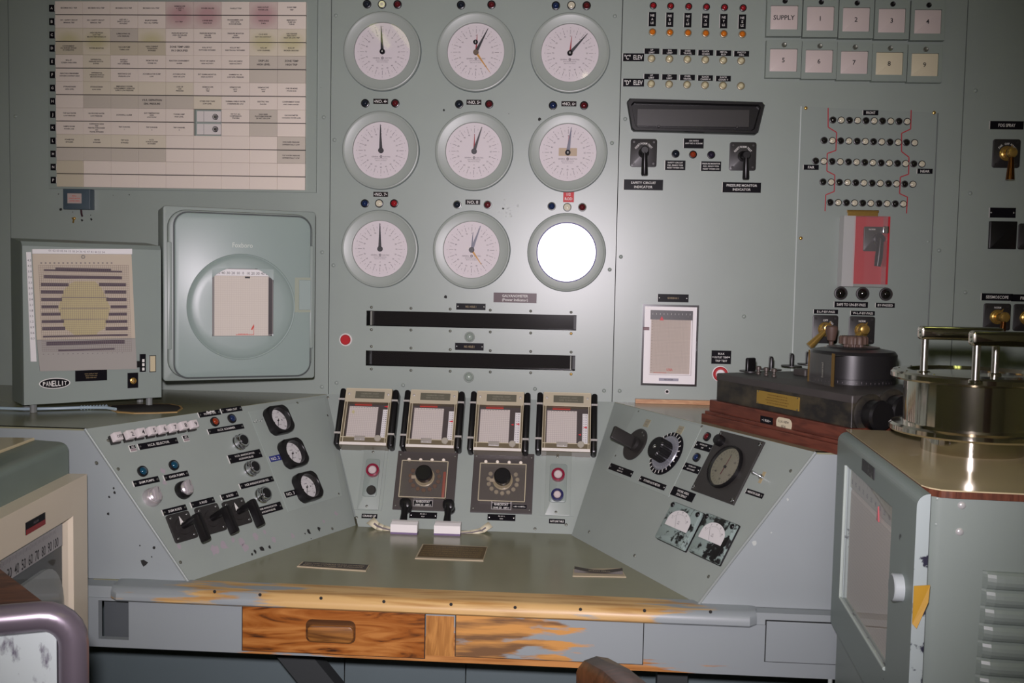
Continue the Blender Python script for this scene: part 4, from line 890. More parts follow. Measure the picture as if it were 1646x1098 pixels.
b = MB(); b.line(wcx-.02, wy0+.004, wcx+.03, wy0+.004, .0015, .0303, REDINK); b.line(wcx+.03, wy0+.003, wcx+.03, wy0+.034, .0012, .0303, REDINK); b.line(wcx+.024, wy0+.018, wcx+.03, wy0+.030, .004, .0303, REDINK); letters(b, 'CHART NO. 50', wcx, wy0+.006, .036, .003, .0304, REDINK); b.build('red_stamp', cp, smooth=False)
sp = MB().rr(wcx, wy1-.011, ww-.004, .019, .0275, .031, WPAPER).build('scale_strip', t, smooth=False)
L = MB(); letters(L, '50 40 30 20 10  0  10 20 30 40 50', wcx, wy1-.0125, ww*.86, .008, .0313, INK, bold=0); L.build('lettering', sp, smooth=False)
b = MB().rr(wx1-.008, (wy0+wy1)/2-.01, .010, wh-.03, .028, .0305, mat('black_rail', (70, 66, 66), .3, .4)); b.rr(wcx+.012, wy1-.0245, .014, .005, .030, .0315, BLACK); b.build('pen_rail', t, smooth=False)
MB().quad([(wx0, wy0, .0319), (wx1, wy0, .0319), (wx1, wy1, .0319), (wx0, wy1, .0319)], GLASS).build('glass', door, smooth=False)
x, y = fl_(390, 394, .026); L = MB(); letters(L, 'Foxboro', x, y, .056, .0145, .0262, mat('pale_lettering', (182, 190, 178), .4), bold=.006)
for f in (): pass
L.build('lettering', door, smooth=False)
x0_, y1_ = fl_(474, 446, .026); x1_, y0_ = fl_(499, 502, .026)
b = MB().rr((x0_+x1_)/2, (y0_+y1_)/2, x1_-x0_, y1_-y0_, .0255, .0270, mat('old_tape_mark', (142, 150, 132), .6)); b.rr((x0_+x1_)/2+.006, (y0_+y1_)/2, x1_-x0_-.012, (y1_-y0_)*.86, .027, .030, DOORP, ch=.001); b.build('latch', t, smooth=False)
# side beads: the short clips at the corners of the door
for xx in (-1, 1):
    MB().rr(xx*(fw/2-.0155), -.005, .012, fh*.61, .017, .0215, CASEP, r=.003, ch=.002).build('door_bead', t)

# ------------------------------------------------------------------ slanted indicator box on the left shelf
p0 = SHELF.uv(38, 652, .024); p1 = SHELF.uv(260, 639, .024); aP = math.atan2(p1[1]-p0[1], p1[0]-p0[0])
PN = Frame((p0[0], p0[1], ZS+.024), (math.cos(aP), math.sin(aP), 0), (0, 0, 1))
pw = math.hypot(p1[0]-p0[0], p1[1]-p0[1]); ph = (PN.uv(27, 399)[1]+PN.uv(251, 398)[1])/2
t = thing('map_display_box', 'grey desktop display box with a cream chart and dark bars round a yellow core', 'display', PN.at(0, 0))
b = MB(); b.loops([[(0, 0, -.13), (pw, 0, -.13), (pw, ph+.022, -.13), (0, ph+.022, -.13)], [(0, 0, -.012), (pw, 0, -.012), (pw, ph+.012, -.012), (0, ph+.012, -.012)], [(.001, 0.001, 0), (pw-.001, .001, 0), (pw-.001, ph, 0), (.001, ph, 0)]], CASEP, True, True); b.build('case', t, smooth=False)
PQ = lambda x, y: PN.uv(x/3.543, 370+y/3.543)
def prect(b, x0, y0, x1, y1, z, m, z0=None):
    a, c = PQ((x0+x0)/2, (y0+y1)/2), PQ(x1, (y0+y1)/2); e, g_ = PQ((x0+x1)/2, y0), PQ((x0+x1)/2, y1)
    if z0 is None: b.rect((a[0]+c[0])/2, (e[1]+g_[1])/2, c[0]-a[0], e[1]-g_[1], z, m)
    else: b.rr((a[0]+c[0])/2, (e[1]+g_[1])/2, c[0]-a[0], e[1]-g_[1], z0, z, m)
pn = MB(); cpm = mat('chart_film', (190, 178, 158), .5)
P = [PQ(x, y) for x, y in ((182, 135), (746, 138), (768, 615), (208, 625))]; pn.prism(P[::-1], 0, .004, cpm)
P = [PQ(x, y) for x, y in ((208, 627), (768, 617), (778, 790), (226, 803))]; pn.prism(P[::-1], 0, .004, mat('grey_film', (158, 154, 147), .4))
pno = pn.build('chart_panel', t, smooth=False)
b = MB(); PUR = mat('purple_bar', (74, 62, 72), .6); LIN = mat('fine_line', (124, 110, 104), .6); YEL = mat('yellow_core', (184, 172, 128), .6)
for (y, s) in ((232, (247, 692)), (225, (313, 630)), (268, (247, 692)), (310, (230, 388)), (310, (560, 715)), (352, (230, 358)), (352, (593, 716)), (395, (232, 350)), (395, (603, 718)), (436, (233, 330)), (436, (627, 720)), (478, (233, 342)), (478, (617, 720)), (520, (235, 362)), (520, (598, 722)), (560, (237, 368)), (560, (598, 725)), (601, (242, 725)), (640, (262, 707)), (680, (330, 650))):
    hh = 9 if y not in (232, 601, 680) else 5
    if y == 640: hh = 11
    prect(b, s[0], y-hh, s[1], y+hh, .0048, PUR)
hole = [(420, 292), (540, 292), (575, 330), (600, 380), (625, 440), (612, 500), (595, 560), (555, 580), (545, 600), (425, 600), (400, 580), (365, 560), (345, 500), (330, 440), (345, 390), (362, 340), (390, 310)]
b.quad([(*PQ(*p), .0046) for p in hole[::-1]], YEL)
for k in range(46):
    f_ = k/45; a, c = PQ(218+510*f_, 200), PQ(238+508*f_, 690); b.line(a[0], a[1], c[0], c[1], .0006, .0052, LIN)
    a, c = PQ(215+22*f_, 200+490*f_), PQ(728+18*f_, 200+490*f_); b.line(a[0], a[1], c[0], c[1], .0006, .0052, LIN)
for y in (383, 445, 507): prect(b, 345, y-1.5, 615, y+1.5, .0053, GINK)
for k in range(17):
    a = PQ(232+25*k, 187); b.rect(a[0], a[1], .004, .003, .0052, GINK)
    a = PQ(245+28*k, 706-.5*k); b.rect(a[0], a[1], .003, .0015, .0052, GINK)
b.build('printed_map', pno, smooth=False)
st = MB(); P = [PQ(x, y) for x, y in ((148, 125), (175, 125), (207, 748), (174, 748))]; st.prism(P[::-1], 0, .0025, WPAPER); st = st.build('scale_strip', t, smooth=False)
L = MB()
for k, s in enumerate(('4.5', '4.2', '3.9', '3.6', '3.3', '3.0', '2.7', '2.4', '2.1', '1.8', '1.5', '1.2', '0.9', '0.6', '0.3')):
    a = PQ(165+k*1.4, 172+k*31.7); letters(L, s, a[0], a[1], .010, .0058, .0028, INK, bold=0)
L.build('lettering', st, smooth=False)
st = MB(); P = [PQ(x, y) for x, y in ((180, 108), (748, 106), (748, 137), (180, 134))]; st.prism(P[::-1], 0, .007, WPAPER); st = st.build('scale_strip', t, smooth=False)
L = MB(); a = PQ(435, 121); letters(L, '01 02 03 05 06 10 18 24 36 42 47 43 44 52 54', a[0], a[1], .16, .0055, .0073, GINK, bold=0); L.build('lettering', st, smooth=False)
a = PQ(470, 152); MB().lathe(a[0], a[1], [(.005, .004), (.005, .006), (.003, .006)], STEEL, 14).build('screw', t)
b = MB(); prect(b, 428, 797, 608, 858, .003, ENGR, 0); o = b.build('nameplate', t, smooth=False)
a = PQ(518, 828); L = MB(); lines(L, ['DATA DISPLAY UNIT', 'SELECT ROW AND', 'READ RISER MAP'], a[0], a[1], .058, .016, .0033, mat('gold_lettering', (150, 130, 90), .5), .5); L.build('lettering', o, smooth=False)
a = PQ(311, 872); ell = lambda r1, r2: [(a[0]+r1*math.cos(2*math.pi*k/36), a[1]+r2*math.sin(2*math.pi*k/36)) for k in range(36)]
b = MB().prism(ell(.0385, .0142), 0, .0022, WHITE); b.prism(ell(.036, .0122), .0022, .0026, ENGR); o = b.build('badge', t, smooth=False)
L = MB()
for k, c in enumerate('PANELLIT'): letters(L, c, a[0]-.0262+k*.0075, a[1], .0062, .0165-.0016*abs(k-3.5), .0030, WHITE, bold=.02)
L.build('lettering', o, smooth=False)
b = MB(); prect(b, 795, 705, 826, 806, .006, ENGR, 0); o = b.build('thumbwheel_switch', t, smooth=False)
b = MB()
for y in (742, 765, 790): prect(b, 805, y-8, 818, y+8, .0075, WHITE, .006)
b.build('wheel', o, smooth=False)
b = MB(); prect(b, 776, 745, 794, 780, .008, BLACK, 0); b.build('latch', t, smooth=False)
b = MB(); prect(b, 847, 712, 886, 808, .004, CHROME, 0); prect(b, 852, 716, 880, 803, .007, mat('cream_rocker', (196, 184, 150), .4), .004); b.build('rocker', t, smooth=False)
b = MB(); prect(b, 726, 812, 785, 898, .003, ENGR, 0); a = PQ(755, 857); b.lathe(a[0], a[1], [(.0085, .003), (.0085, .008), (.006, .009), (.005, .006), (0, .006)], BRASS, 20); b.rr(a[0], a[1], .002, .008, .006, .011, STEEL); o = b.build('key_switch', t)
for (x, z) in ((.03, -.03), (pw-.025, -.03), (.03, -.11), (pw-.025, -.11)): MB().add([(x+.009*math.cos(k*math.pi/4), y, z+.009*math.sin(k*math.pi/4)) for y in (0, -.0235) for k in range(8)], [(k, (k+1) % 8, 8+(k+1) % 8, 8+k) for k in range(8)]+[tuple(range(8, 16))], mat('grey_rubber', (120, 124, 120), .6)).build('foot', t)
# opening in the shelf with a pale cable
cen = SHELF.uv(243, 657.5)
t = thing('cable_cutout', 'long dark oval cable opening with a tan rim in the left shelf', 'cable opening', SHELF.at(*cen))
top = [(178, 653), (200, 651), (240, 650), (275, 650), (291, 653), (294, 657), (285, 663), (250, 664.5), (215, 665), (188, 663), (172, 657)]
P = [tuple(a-b_ for a, b_ in zip(SHELF.uv(*p), cen)) for p in top]
MB().prism(P[::-1], .0, .0015, mat('tan_rim', (176, 142, 84), .6)).build('rim', t, smooth=False)
MB().prism([(x*.955-.002, y*.86+.003) for x, y in P][::-1], .0015, .002, mat('dark_opening', (34, 28, 22), .8)).build('opening', t, smooth=False)
pts = [SHELF.uv(x, y, .006) for x, y in ((-60, 654), (40, 657.5), (90, 656.5), (140, 655), (172, 655.5), (186, 657))]
CBL = mat('pale_blue_cable', (158, 178, 186), .4)
o = MB().tube([(*p, ZS+.006) for p in pts[:-1]]+[(*pts[-1], ZS+.0045)], .0042, CBL, 10); 
o = o.build('cable', None); tag(o, 'pale blue cable lying on the left shelf and running into the opening', 'cable')
b = MB()
for k in range(9):
    x, y = 132+5*k, 655.5-.2*k; p = SHELF.uv(x, y, .006); c = Vector((*p, ZS+.0062)); b.tube([c+Vector((-.002, .0048*math.cos(q), .0048*math.sin(q))) for q in [2*math.pi*i/10 for i in range(10)]], .0016, CBL, 6)
b.build('wrap', o)
# ------------------------------------------------------------------ left wing
c5 = lambda x, y: (100+x/3.328, 620+y/3.328)
def axis_rot(F, l, r): a, c = F.uv(*l), F.uv(*r); return math.atan2(c[1]-a[1], c[0]-a[0])
KEYW = mat('key_white', (214, 206, 204), .4)
for k, (x, y, s) in enumerate(((187, 703, 'OFF'), (207.8, 699.6, '2'), (225, 696.4, '4'), (243, 693.6, '5'), (259.8, 691, '6'), (277, 688.4, '7'), (293.4, 685.4, '8'), (309.8, 683, '9'))):
    t = thing('selector_key', 'white square selector key marked %s on the left wing' % s, 'push button', LW.px(x, y, .012), 'white selector keys')
    kp = MB().rr(0, 0, .0232, .0215, -.006, .010, KEYW, r=.002, ch=.002).build('cap', t)
    L = MB(); letters(L, s, .002, -.001, .015 if k == 0 else .0085, .012 if k else .0075, .0103, INK, bold=.015); L.build('lettering', kp, smooth=False)
    MB().rr(-.001, -.003, .0250, .0225, -.012, -.004, BLACK2).build('base', t, smooth=False)
DEC = mat('decal_grey', (150, 136, 138), .5)
for x, y, s in ((213, 721, 'left'), (298.3, 705, 'right')):
    o = MB().rr(0, 0, .0195, .0175, 0, .001, WHITE).build('decal', None, LW.px(x, y), smooth=False); tag(o, 'small scratched decal at the %s end of the H.C.R. SELECTOR plate' % s, 'decal', 'scratched decals')
    b = MB().rr(.0008, .0035, .0172, .0085, .001, .0013, ENGR); b.rr(.0008, -.0045, .0172, .006, .001, .0013, DEC); letters(b, 'A2', .001, .0035, .009, .006, .0016, WHITE); b.build('print', o, smooth=False)
for l, r, hh, tx, lab in (((223, 720.4), (284.2, 706.6), .0165, 'H.C.R. SELECTOR', 'black plate reading H.C.R. SELECTOR under the white keys'), ((214.5, 779), (254.8, 769.6), .0155, 'SHIM PUMPS', 'black plate reading SHIM PUMPS under the left teal lamp'), ((264, 769.4), (302, 760.5), .0155, 'CHGR PUMPS', 'black plate reading CHGR PUMPS under the right teal lamp'), ((261.5, 825), (299, 815.2), .0155, 'SHIM RODS', 'black plate reading SHIM RODS over the left handled switch'), ((307, 812.3), (344, 803.4), .0155, 'A ROD', 'black plate reading A ROD over the middle handled switch'), ((355.5, 800.3), (382, 793.8), .0155, 'B ROD', 'black plate reading B ROD over the right handled switch'), ((319.5, 668.6), (353.2, 661.6), .0150, 'POWER ON', 'black plate reading POWER ON over the amber lamp'), ((355.7, 662), (387.5, 655.6), .0150, 'TIMER OUT', 'black plate reading TIMER OUT over the dark blue lamp'), ((334.6, 695), (390.8, 684.6), .0150, 'H.C.R. SCRAMMER', 'black plate reading H.C.R. SCRAMMER under the amber lamp'), ((385, 781.5), (439, 770.4), .0160, 'HCR ANNUNCIATOR RES.', 'black plate reading HCR ANNUNCIATOR RES. above the lowest chrome button')):
    o = plate_lr(LW, l, r, hh, [tx], lab, screws=True, fill=.5, pad=.86)
    if tx == 'POWER ON':
        b = MB(); random.seed(2)
        for k in range(5): b.rect(-.008+.006*k, .003+.002*random.random(), .006, .004, .0024, WHITE, random.random())
        b.build('paper_scraps', o, smooth=False)
plate_lr(LW, (367.7, 739.5), (419, 728), .0245, ['H.C.R. ANNUNCIATOR', 'ACKNOWLEDGE'], 'black plate reading H.C.R. ANNUNCIATOR ACKNOWLEDGE', screws=True, fill=.55)
plate_lr(LW, (406, 823.5), (453, 814.5), .0235, ['ALARM ANNUNCIATOR', 'ACKNOWLEDGE'], 'black plate reading ALARM ANNUNCIATOR below the lowest chrome button', screws=True, fill=.55)
lamp(LW, 229.5, 757.5, .0142, 'teal', 'dark teal lamp over the SHIM PUMPS plate', 'lamps on the left wing')
lamp(LW, 279.7, 747.8, .0142, 'teal', 'dark teal lamp over the CHGR PUMPS plate', 'lamps on the left wing')
lamp(LW, 345.5, 677.8, .0138, 'brown_red', 'amber-brown lamp under the POWER ON plate', 'lamps on the left wing')
lamp(LW, 372.9, 672.8, .0138, 'dark_blue', 'dark blue lamp under the TIMER OUT plate', 'lamps on the left wing')
ALU = mat('brushed_aluminium', (206, 200, 202), .3, .6)
for x, y, s, base in ((247, 797.5, 'silver knob under the SHIM PUMPS plate', ALU), (297.8, 786, 'silver topped black knob under the CHGR PUMPS plate', BLACK)):
    t = thing('rotary_knob', s, 'knob', LW.px(x, y, .012), 'rotary knobs on the left wing')
    MB().lathe(0, 0, [(.0235, -.012), (.0235, -.006), (.021, .004), (.019, .006), (0, .006)], base, 26).build('skirt', t)
    MB().rr(0, 0, .0135, .037, .006, .022, ALU, r=.004, ch=.004).cyl(0, 0, .0178, .004, .013, ALU, 24, .003).build('grip', t, Matrix.Rotation(-.2, 4, 'Z'))
    MB().line(0, 0, 0, .016, .0012, .0223, INK).build('index_line', t, Matrix.Rotation(-.2, 4, 'Z'), smooth=False)
for q, s in ((((264.4, 830.3), (300.7, 821.3), (317, 864), (282.7, 874.8)), 'left'), (((310.3, 818.3), (347.9, 808.7), (363, 852.9), (328.4, 861.9)), 'middle'), (((355.4, 807.8), (390, 800.3), (403.5, 840.9), (370.4, 849.9)), 'right')):
    u, v, w, h = LW.quad(q)
    t = thing('pistol_grip_switch', 'black pistol grip switch, %s of three on the left wing' % s, 'switch', LW.at(u, v), 'pistol grip switches')
    MB().rr(0, 0, w, h, 0, .006, BLACK2, r=.006, ch=.001).build('plate', t)
    for sx in (-1, 1):
        for sy in (-1, 1): MB().cyl(0, 0, .0035, 0, .0012, STEEL, 10, .0003).build('screw', t, Matrix.Translation((sx*(w/2-.0095), sy*(h/2-.0095), .006)))
    MB().lathe(0, 0, [(.022, .006), (.021, .009), (.016, .010), (.0, .010)], BLACK2, 26).build('collar', t)
    if s != 'middle': MB().prism([(-.008, .004), (.004, .004), (-.004, .026)], .010, .0112, WHITE).build('pointer', t, smooth=False)
    MB().tube([(0, 0, .008), (0, .002, .062)], [.0085, .0095], BLACK, 14).build('stem', t)
    MB().rr(0, -.026, .0175, .074, .054, .076, BLACK, r=.006, ch=.005, n=5).build('grip', t)
for x, y, s in ((388, 709.5, 'above the H.C.R. ANNUNCIATOR plate'), (406.3, 752, 'below the H.C.R. ANNUNCIATOR plate'), (424.3, 794.8, 'above the ALARM ANNUNCIATOR plate')):
    t = thing('chrome_push_button', 'chrome collared black push button %s' % s, 'push button', LW.px(x, y, .012), 'chrome collared push buttons')
    MB().lathe(0, 0, [(.0225, -.012), (.0225, -.008), (.020, -.006), (.020, .008), (.0175, .012), (.0145, .012), (.0140, .006)], CHROME, 28).build('collar', t)
    MB().cyl(0, 0, .0140, .0, .0135, BLACK, 24, .0015).build('cap', t)
MFACE = mat('meter_white', (216, 214, 212), .5)
for x, y, lab in ((451, 673.5, 'white faced pressure gauge in black, uppermost of three on the left wing'), (474.2, 726.7, 'white faced pressure gauge beside the blue NO. 2 plate'), (497.4, 780.8, 'white faced pressure gauge beside the NO. 3 plate')):
    t = thing('pressure_gauge', lab, 'gauge', LW.px(x, y, .02), 'pressure gauges')
    R_ = .0465; P = []
    for k in range(48):
        a = 2*math.pi*k/48; q = R_*min(1.10, .93/max(abs(math.cos(a)), abs(math.sin(a)))); P.append((q*math.cos(a), q*math.sin(a)))
    S = lambda f, z: [(p[0]*f, p[1]*f, z) for p in P]; C_ = lambda r, z: [(r*math.cos(2*math.pi*k/48), r*math.sin(2*math.pi*k/48), z) for k in range(48)]
    MB().loops([S(1, -.02), S(1, .001), S(.95, .006), C_(.0375, .006), C_(.0355, .004), C_(.0345, -.012)], BLACK, True, False).build('bezel', t)
    fc = MB().disc(0, 0, .0346, -.0115, MFACE, 40).build('dial_face', t)
    b = MB()
    for k in range(23):
        a = math.radians(225-270*k/22); r0 = .021 if k % 4 == 0 else .0225; b.line(r0*math.cos(a), r0*math.sin(a), .0255*math.cos(a), .0255*math.sin(a), .0006, -.0111, INK)
    for k in range(6): a = math.radians(225-270*k/5); letters(b, str(k*50), .0292*math.cos(a), .0292*math.sin(a), .008, .0042, -.0111, INK)
    letters(b, 'LBS. PER SQ. IN.', 0, -.013, .018, .003, -.0111, INK); letters(b, 'WATER', 0, .011, .012, .003, -.0111, INK)
    b.rect(-.0165, -.004, .003, .0045, -.0111, INK); b.rect(.0165, 0, .003, .0045, -.0111, INK)
    b.build('markings', fc, smooth=False)
    MB().prism([(-.001, -.006), (.001, -.006), (.0004, .024), (-.0004, .024)], -.0095, -.0088, INK).cyl(0, 0, .0025, -.0115, -.008, INK, 12).build('pointer', t, Matrix.Rotation(math.radians(148), 4, 'Z'), smooth=False)
    MB().disc(0, 0, .036, .0042, GLASS, 32).build('glass', t)
plate_lr(LW, (433, 739.2), (450.5, 735), .0175, ['NO. 2'], 'blue plate reading NO. 2 beside the middle pressure gauge', base=mat('blue_stock', (44, 52, 120), .4), fill=.7, pad=.75)
plate_lr(LW, (457.3, 796), (475, 791.8), .0175, ['NO. 3'], 'black plate reading NO. 3 beside the lowest pressure gauge', fill=.7, pad=.75)
o = MB(); random.seed(4)
for k in range(9): o.rect(-.018+.0045*k, random.uniform(-.004, .004), .005, .0015, .0022, WHITE if k % 2 else INK, random.uniform(-1, 1))
o = o.build('glue_residue', None, LW.px(414, 677)); tag(o, 'torn off label residue left of the top pressure gauge', 'label residue')

# ------------------------------------------------------------------ right wing
c6 = lambda x, y: (920+x/3.326, 630+y/3.326)
t = thing('paddle_switch', 'round black switch with a paddle lever at the upper left of the right wing', 'switch', RW.px(*c6(340, 283)))
MB().lathe(0, 0, [(.050, 0), (.050, .005), (.047, .007), (.022, .007), (.020, .016), (0, .016)], BLACK2, 40).build('plate', t)
for a in (50, 72): MB().cyl(.041*math.cos(math.radians(a)), .041*math.sin(math.radians(a)), .003, .007, .008, STEEL, 10).build('screw', t)
b = MB(); b.rr(0, 0, .013, .040, .012, .085, BLACK2, r=.004, ch=.005, n=5); b.build('lever', t, Matrix.Rotation(.25, 4, 'Z') @ Matrix.Rotation(-.12, 4, 'Y'))
t = thing('power_rate_dial', 'grey dial with striped rim and a black knob on the right wing', 'dial knob', RW.px(*c6(508, 333)))
b = MB(); b.lathe(0, 0, [(.0635, 0), (.0635, .006), (.052, .008)], ENGR, 56); b.lathe(0, 0, [(.052, .008), (.050, .011), (0, .011)], mat('dial_disc', (148, 150, 158), .35, .4), 56); b.build('disc', t)
b = MB()
for k in range(24): a = 2*math.pi*k/24; b.line(.053*math.cos(a), .053*math.sin(a), .062*math.cos(a), .062*math.sin(a), .003, .0092, WHITE)
for k in range(40): a = 2*math.pi*k/40; b.line(.044*math.cos(a), .044*math.sin(a), .047*math.cos(a), .047*math.sin(a), .001, .0113, WHITE)
b.build('markings', t, smooth=False)
b = MB(); n = 60
pr = lambda r, z: [((r-.0016*(k % 2))*math.cos(2*math.pi*k/n), (r-.0016*(k % 2))*math.sin(2*math.pi*k/n), z) for k in range(n)]
b.loops([pr(.0325, .011), pr(.0315, .044), pr(.028, .048)], BLACK, False, True); b.dome(0, 0, .006, .048, .003, CHROME, 12); b.build('knob', t)
STK = mat('old_sticker', (150, 146, 122), .6)
for (x, y), s, q in ((c6(400, 168), 'above the paddle switch', .3), (c6(577, 205), 'above the striped dial', .1)):
    o = MB().rr(0, 0, .026, .024, 0, .0012, STK).build('sticker', None, RW.px(x, y, .0016, lift=.0016), smooth=False); tag(o, 'yellowed paper sticker on the right wing %s' % s, 'sticker', 'yellowed stickers')
    b = MB(); lines(b, ['ROD', 'TEST'], 0, 0, .02, .018, .0015, GINK, .5); b.build('lettering', o, smooth=False)
plate_lr(RW, c6(202, 400), c6(324, 440), .0195, ['TOOL CAR', 'GENERATOR'], 'black plate below the paddle switch on the right wing', screws=True, fill=.5, z0=.0016)
plate_lr(RW, c6(362, 470), c6(502, 510), .0165, ['POWER RATE METER'], 'black plate reading POWER RATE METER below the striped dial', screws=True, fill=.5, z0=.0016)
lamp(RW, *c6(720, 239), .0125, 'dark_red', 'dark red lamp left of the square black dial plate', 'lamps on the right wing')
lamp(RW, *c6(664, 350), .0125, 'dark_blue', 'blue lamp left of the square black dial plate', 'lamps on the right wing')
plate_lr(RW, c6(660, 282), c6(742, 305), .0205, ['WATER LOW', 'TRIP'], 'black plate under the dark red lamp of the right wing', fill=.5, screws=True)
plate_lr(RW, c6(598, 398), c6(682, 420), .0205, ['WATER LOW', 'NOT IN RESET'], 'black plate under the blue lamp of the right wing', fill=.5, screws=True)
plate_lr(RW, c6(930, 533), c6(1022, 556), .0130, ['MONITOR CALIBR.'], 'small black plate under the toggle switch', fill=.55, screws=True)
plate_lr(RW, c6(532, 530), c6(652, 565), .0245, ['WORK AREA', 'FOG SPRAY'], 'black plate reading WORK AREA FOG SPRAY above two meters', fill=.68, pad=.9)
u, v, w, h = RW.quad([c6(*p) for p in ((800, 212), (1033, 270), (868, 606), (640, 530))])
t = thing('square_dial_instrument', 'square black plate with a round dull yellow dial on the right wing', 'dial', RW.at(u, v))
MB().rr(0, 0, w, h, 0, .006, mat('instrument_black', (52, 50, 48), .4), r=.001, ch=.001).build('plate', t, smooth=False)
for sx in (-1, 1):
    for sy in (-1, 1): MB().lathe(0, 0, [(.006, 0), (.005, .002), (.003, .001), (0, .001)], CHROME, 14).build('screw', t, Matrix.Translation((sx*(w/2-.008), sy*(h/2-.010), .006)))
MB().lathe(0, -.003, [(.0580, .006), (.0575, .014), (.055, .016), (.052, .014), (.051, .007)], BLACK, 48).build('rim', t)
fc = MB().disc(0, -.003, .0515, .0072, mat('dull_dial', (122, 120, 102), .5), 44).build('dial_face', t)
b = MB()
for k in range(30): a = 2*math.pi*k/30; b.line(.040*math.cos(a), -.003+.040*math.sin(a), .046*math.cos(a), -.003+.046*math.sin(a), .0008, .0075, INK)
for k in range(6): a = math.radians(90-60*k); letters(b, str(k*10), .033*math.cos(a), -.003+.033*math.sin(a), .010, .006, .0075, INK)
b.build('markings', fc, smooth=False)
MB().prism([(-.0015, -.022), (.0015, -.022), (.0006, .030), (-.0006, .030)], .009, .0098, mat('dark_red_hand', (84, 40, 44), .5)).cyl(0, 0, .004, .0072, .0105, BLACK, 14).build('pointer', t, Matrix.Translation((0, -.003, 0)) @ Matrix.Rotation(-.12, 4, 'Z'), smooth=False)
MB().disc(0, -.003, .0525, .0138, GLASS, 36).build('glass', t)
o = thing('round_knob', 'round black knob at the upper left of the square black dial plate', 'knob', RW.px(*c6(790, 262), .010))
MB().lathe(0, 0, [(.014, -.010), (.015, .008), (.012, .014), (0, .015)], BLACK, 22).build('knob', o)
t = thing('toggle_switch', 'small chrome toggle switch right of the square black dial plate', 'switch', RW.px(*c6(1015, 458)))
MB().rr(0, 0, .010, .030, 0, .001, mat('toggle_plate', (164, 150, 116), .4)).build('plate', t, smooth=False)
MB().cyl(0, 0, .0058, .001, .009, CHROME, 14, .001).build('bushing', t)
MB().tube([(0, 0, .008), (-.002, -.001, .032)], [.0022, .0036], CHROME, 10).dome(-.002, -.001, .0037, .031, .003, CHROME, 10).build('lever', t)
CHIP = worn('chipped_meter_paint', (136, 152, 146), (22, 22, 22), .585, 34, (1, 1, 1), .4)
CHIP2 = worn('more_chipped_meter_paint', (136, 152, 146), (22, 22, 22), .53, 30, (1, 1, 1), .4)
for q, lab, m in ((((530, 578), (700, 630), (588, 853), (443, 792)), 'chipped square panel meter, left of the two below WORK AREA FOG SPRAY', CHIP), (((714, 650), (890, 684), (770, 930), (613, 858)), 'badly chipped square panel meter, right of the two below WORK AREA FOG SPRAY', CHIP2)):
    u, v, w, h = RW.quad([c6(*p) for p in q], .012); h *= .92
    t = thing('panel_meter', lab, 'meter', RW.at(u, v), 'panel meters')
    MB().rr(0, 0, w, h, 0, .014, m, r=.004, ch=.003).rr(0, 0, w+.003, h+.003, 0, .004, BLACK, r=.004).build('case', t)
    fy = -h*.10
    P = [(-w*.37, fy), (w*.37, fy)]+[(w*.37*math.cos(a), fy+h*.16+ (h*.30)*math.sin(a)) for a in [math.pi*k/14 for k in range(15)]]
    fc = MB().prism(P, .014, .0148, MFACE).build('scale_face', t, smooth=False)
    b = MB(); cy = fy+.004
    for k in range(21):
        a = math.radians(150-120*k/20); r0 = h*.31; b.line(r0*math.cos(a)*1.05, cy+r0*math.sin(a), (r0+(.005 if k % 5 == 0 else .003))*math.cos(a)*1.05, cy+(r0+(.005 if k % 5 == 0 else .003))*math.sin(a), .0005, .0150, INK)
    for k in range(5): a = math.radians(146-112*k/4); letters(b, str(k*5), h*.385*math.cos(a)*1.0, cy+h*.385*math.sin(a), .007, .0042, .0150, INK)
    letters(b, 'A.C.', .002, cy+h*.14, .008, .0035, .0150, INK); letters(b, 'VOLTS', .002, cy+h*.09, .010, .003, .0150, INK); b.build('markings', fc, smooth=False)
    MB().line(0, 0, -h*.16, h*.28, .0007, .0154, INK).build('pointer', t, Matrix.Translation((-.002, fy+.002, 0)), smooth=False)
    MB().rr(0, -h*.30, w*.90, h*.34, .013, .0155, m, r=.002, ch=.001).build('lower_cover', t)
    for sx in (-1, 1): MB().dome(0, 0, .0075, 0, .007, BLACK, 14).build('terminal_cap', t, Matrix.Translation((sx*(w/2-.009), h/2-.009, .012)))

# ------------------------------------------------------------------ centre panel
c4_ = lambda x, y: (520+x/3.92, 600+y/3.92); c5_ = lambda x, y: (730+x/3.92, 600+y/3.92)
CREAM = mat('recorder_cream', (190, 180, 156), .3, coat=.5); GREYP = mat('grey_name_stock', (98, 96, 82), .4); OLD = mat('dark_slot', (70, 62, 60), .6)
CLIP = mat('clip_metal', (190, 186, 180), .3, .2)
GRD = gridpaper('recorder_grid', (206, 198, 190), (178, 166, 162), .0060, .0060, .13)
recs = [([c4_(*p) for p in ((99, 85), (471, 92), (436, 458), (62, 450))], 'leftmost of the four small chart recorders, red pointer at the top of its scale', .040, True), ([c4_(*p) for p in ((507, 95), (886, 103), (864, 472), (478, 468))], 'second small chart recorder from the left, red pointer near mid scale', -.002, False), ([c5_(*p) for p in ((103, 102), (483, 112), (463, 494), (80, 486))], 'third small chart recorder from the left, two red pointers', -.004, False), ([c5_(*p) for p in ((521, 110), (904, 118), (900, 496), (511, 492))], 'rightmost of the four small chart recorders, red pointer in the lower half', -.012, False)]
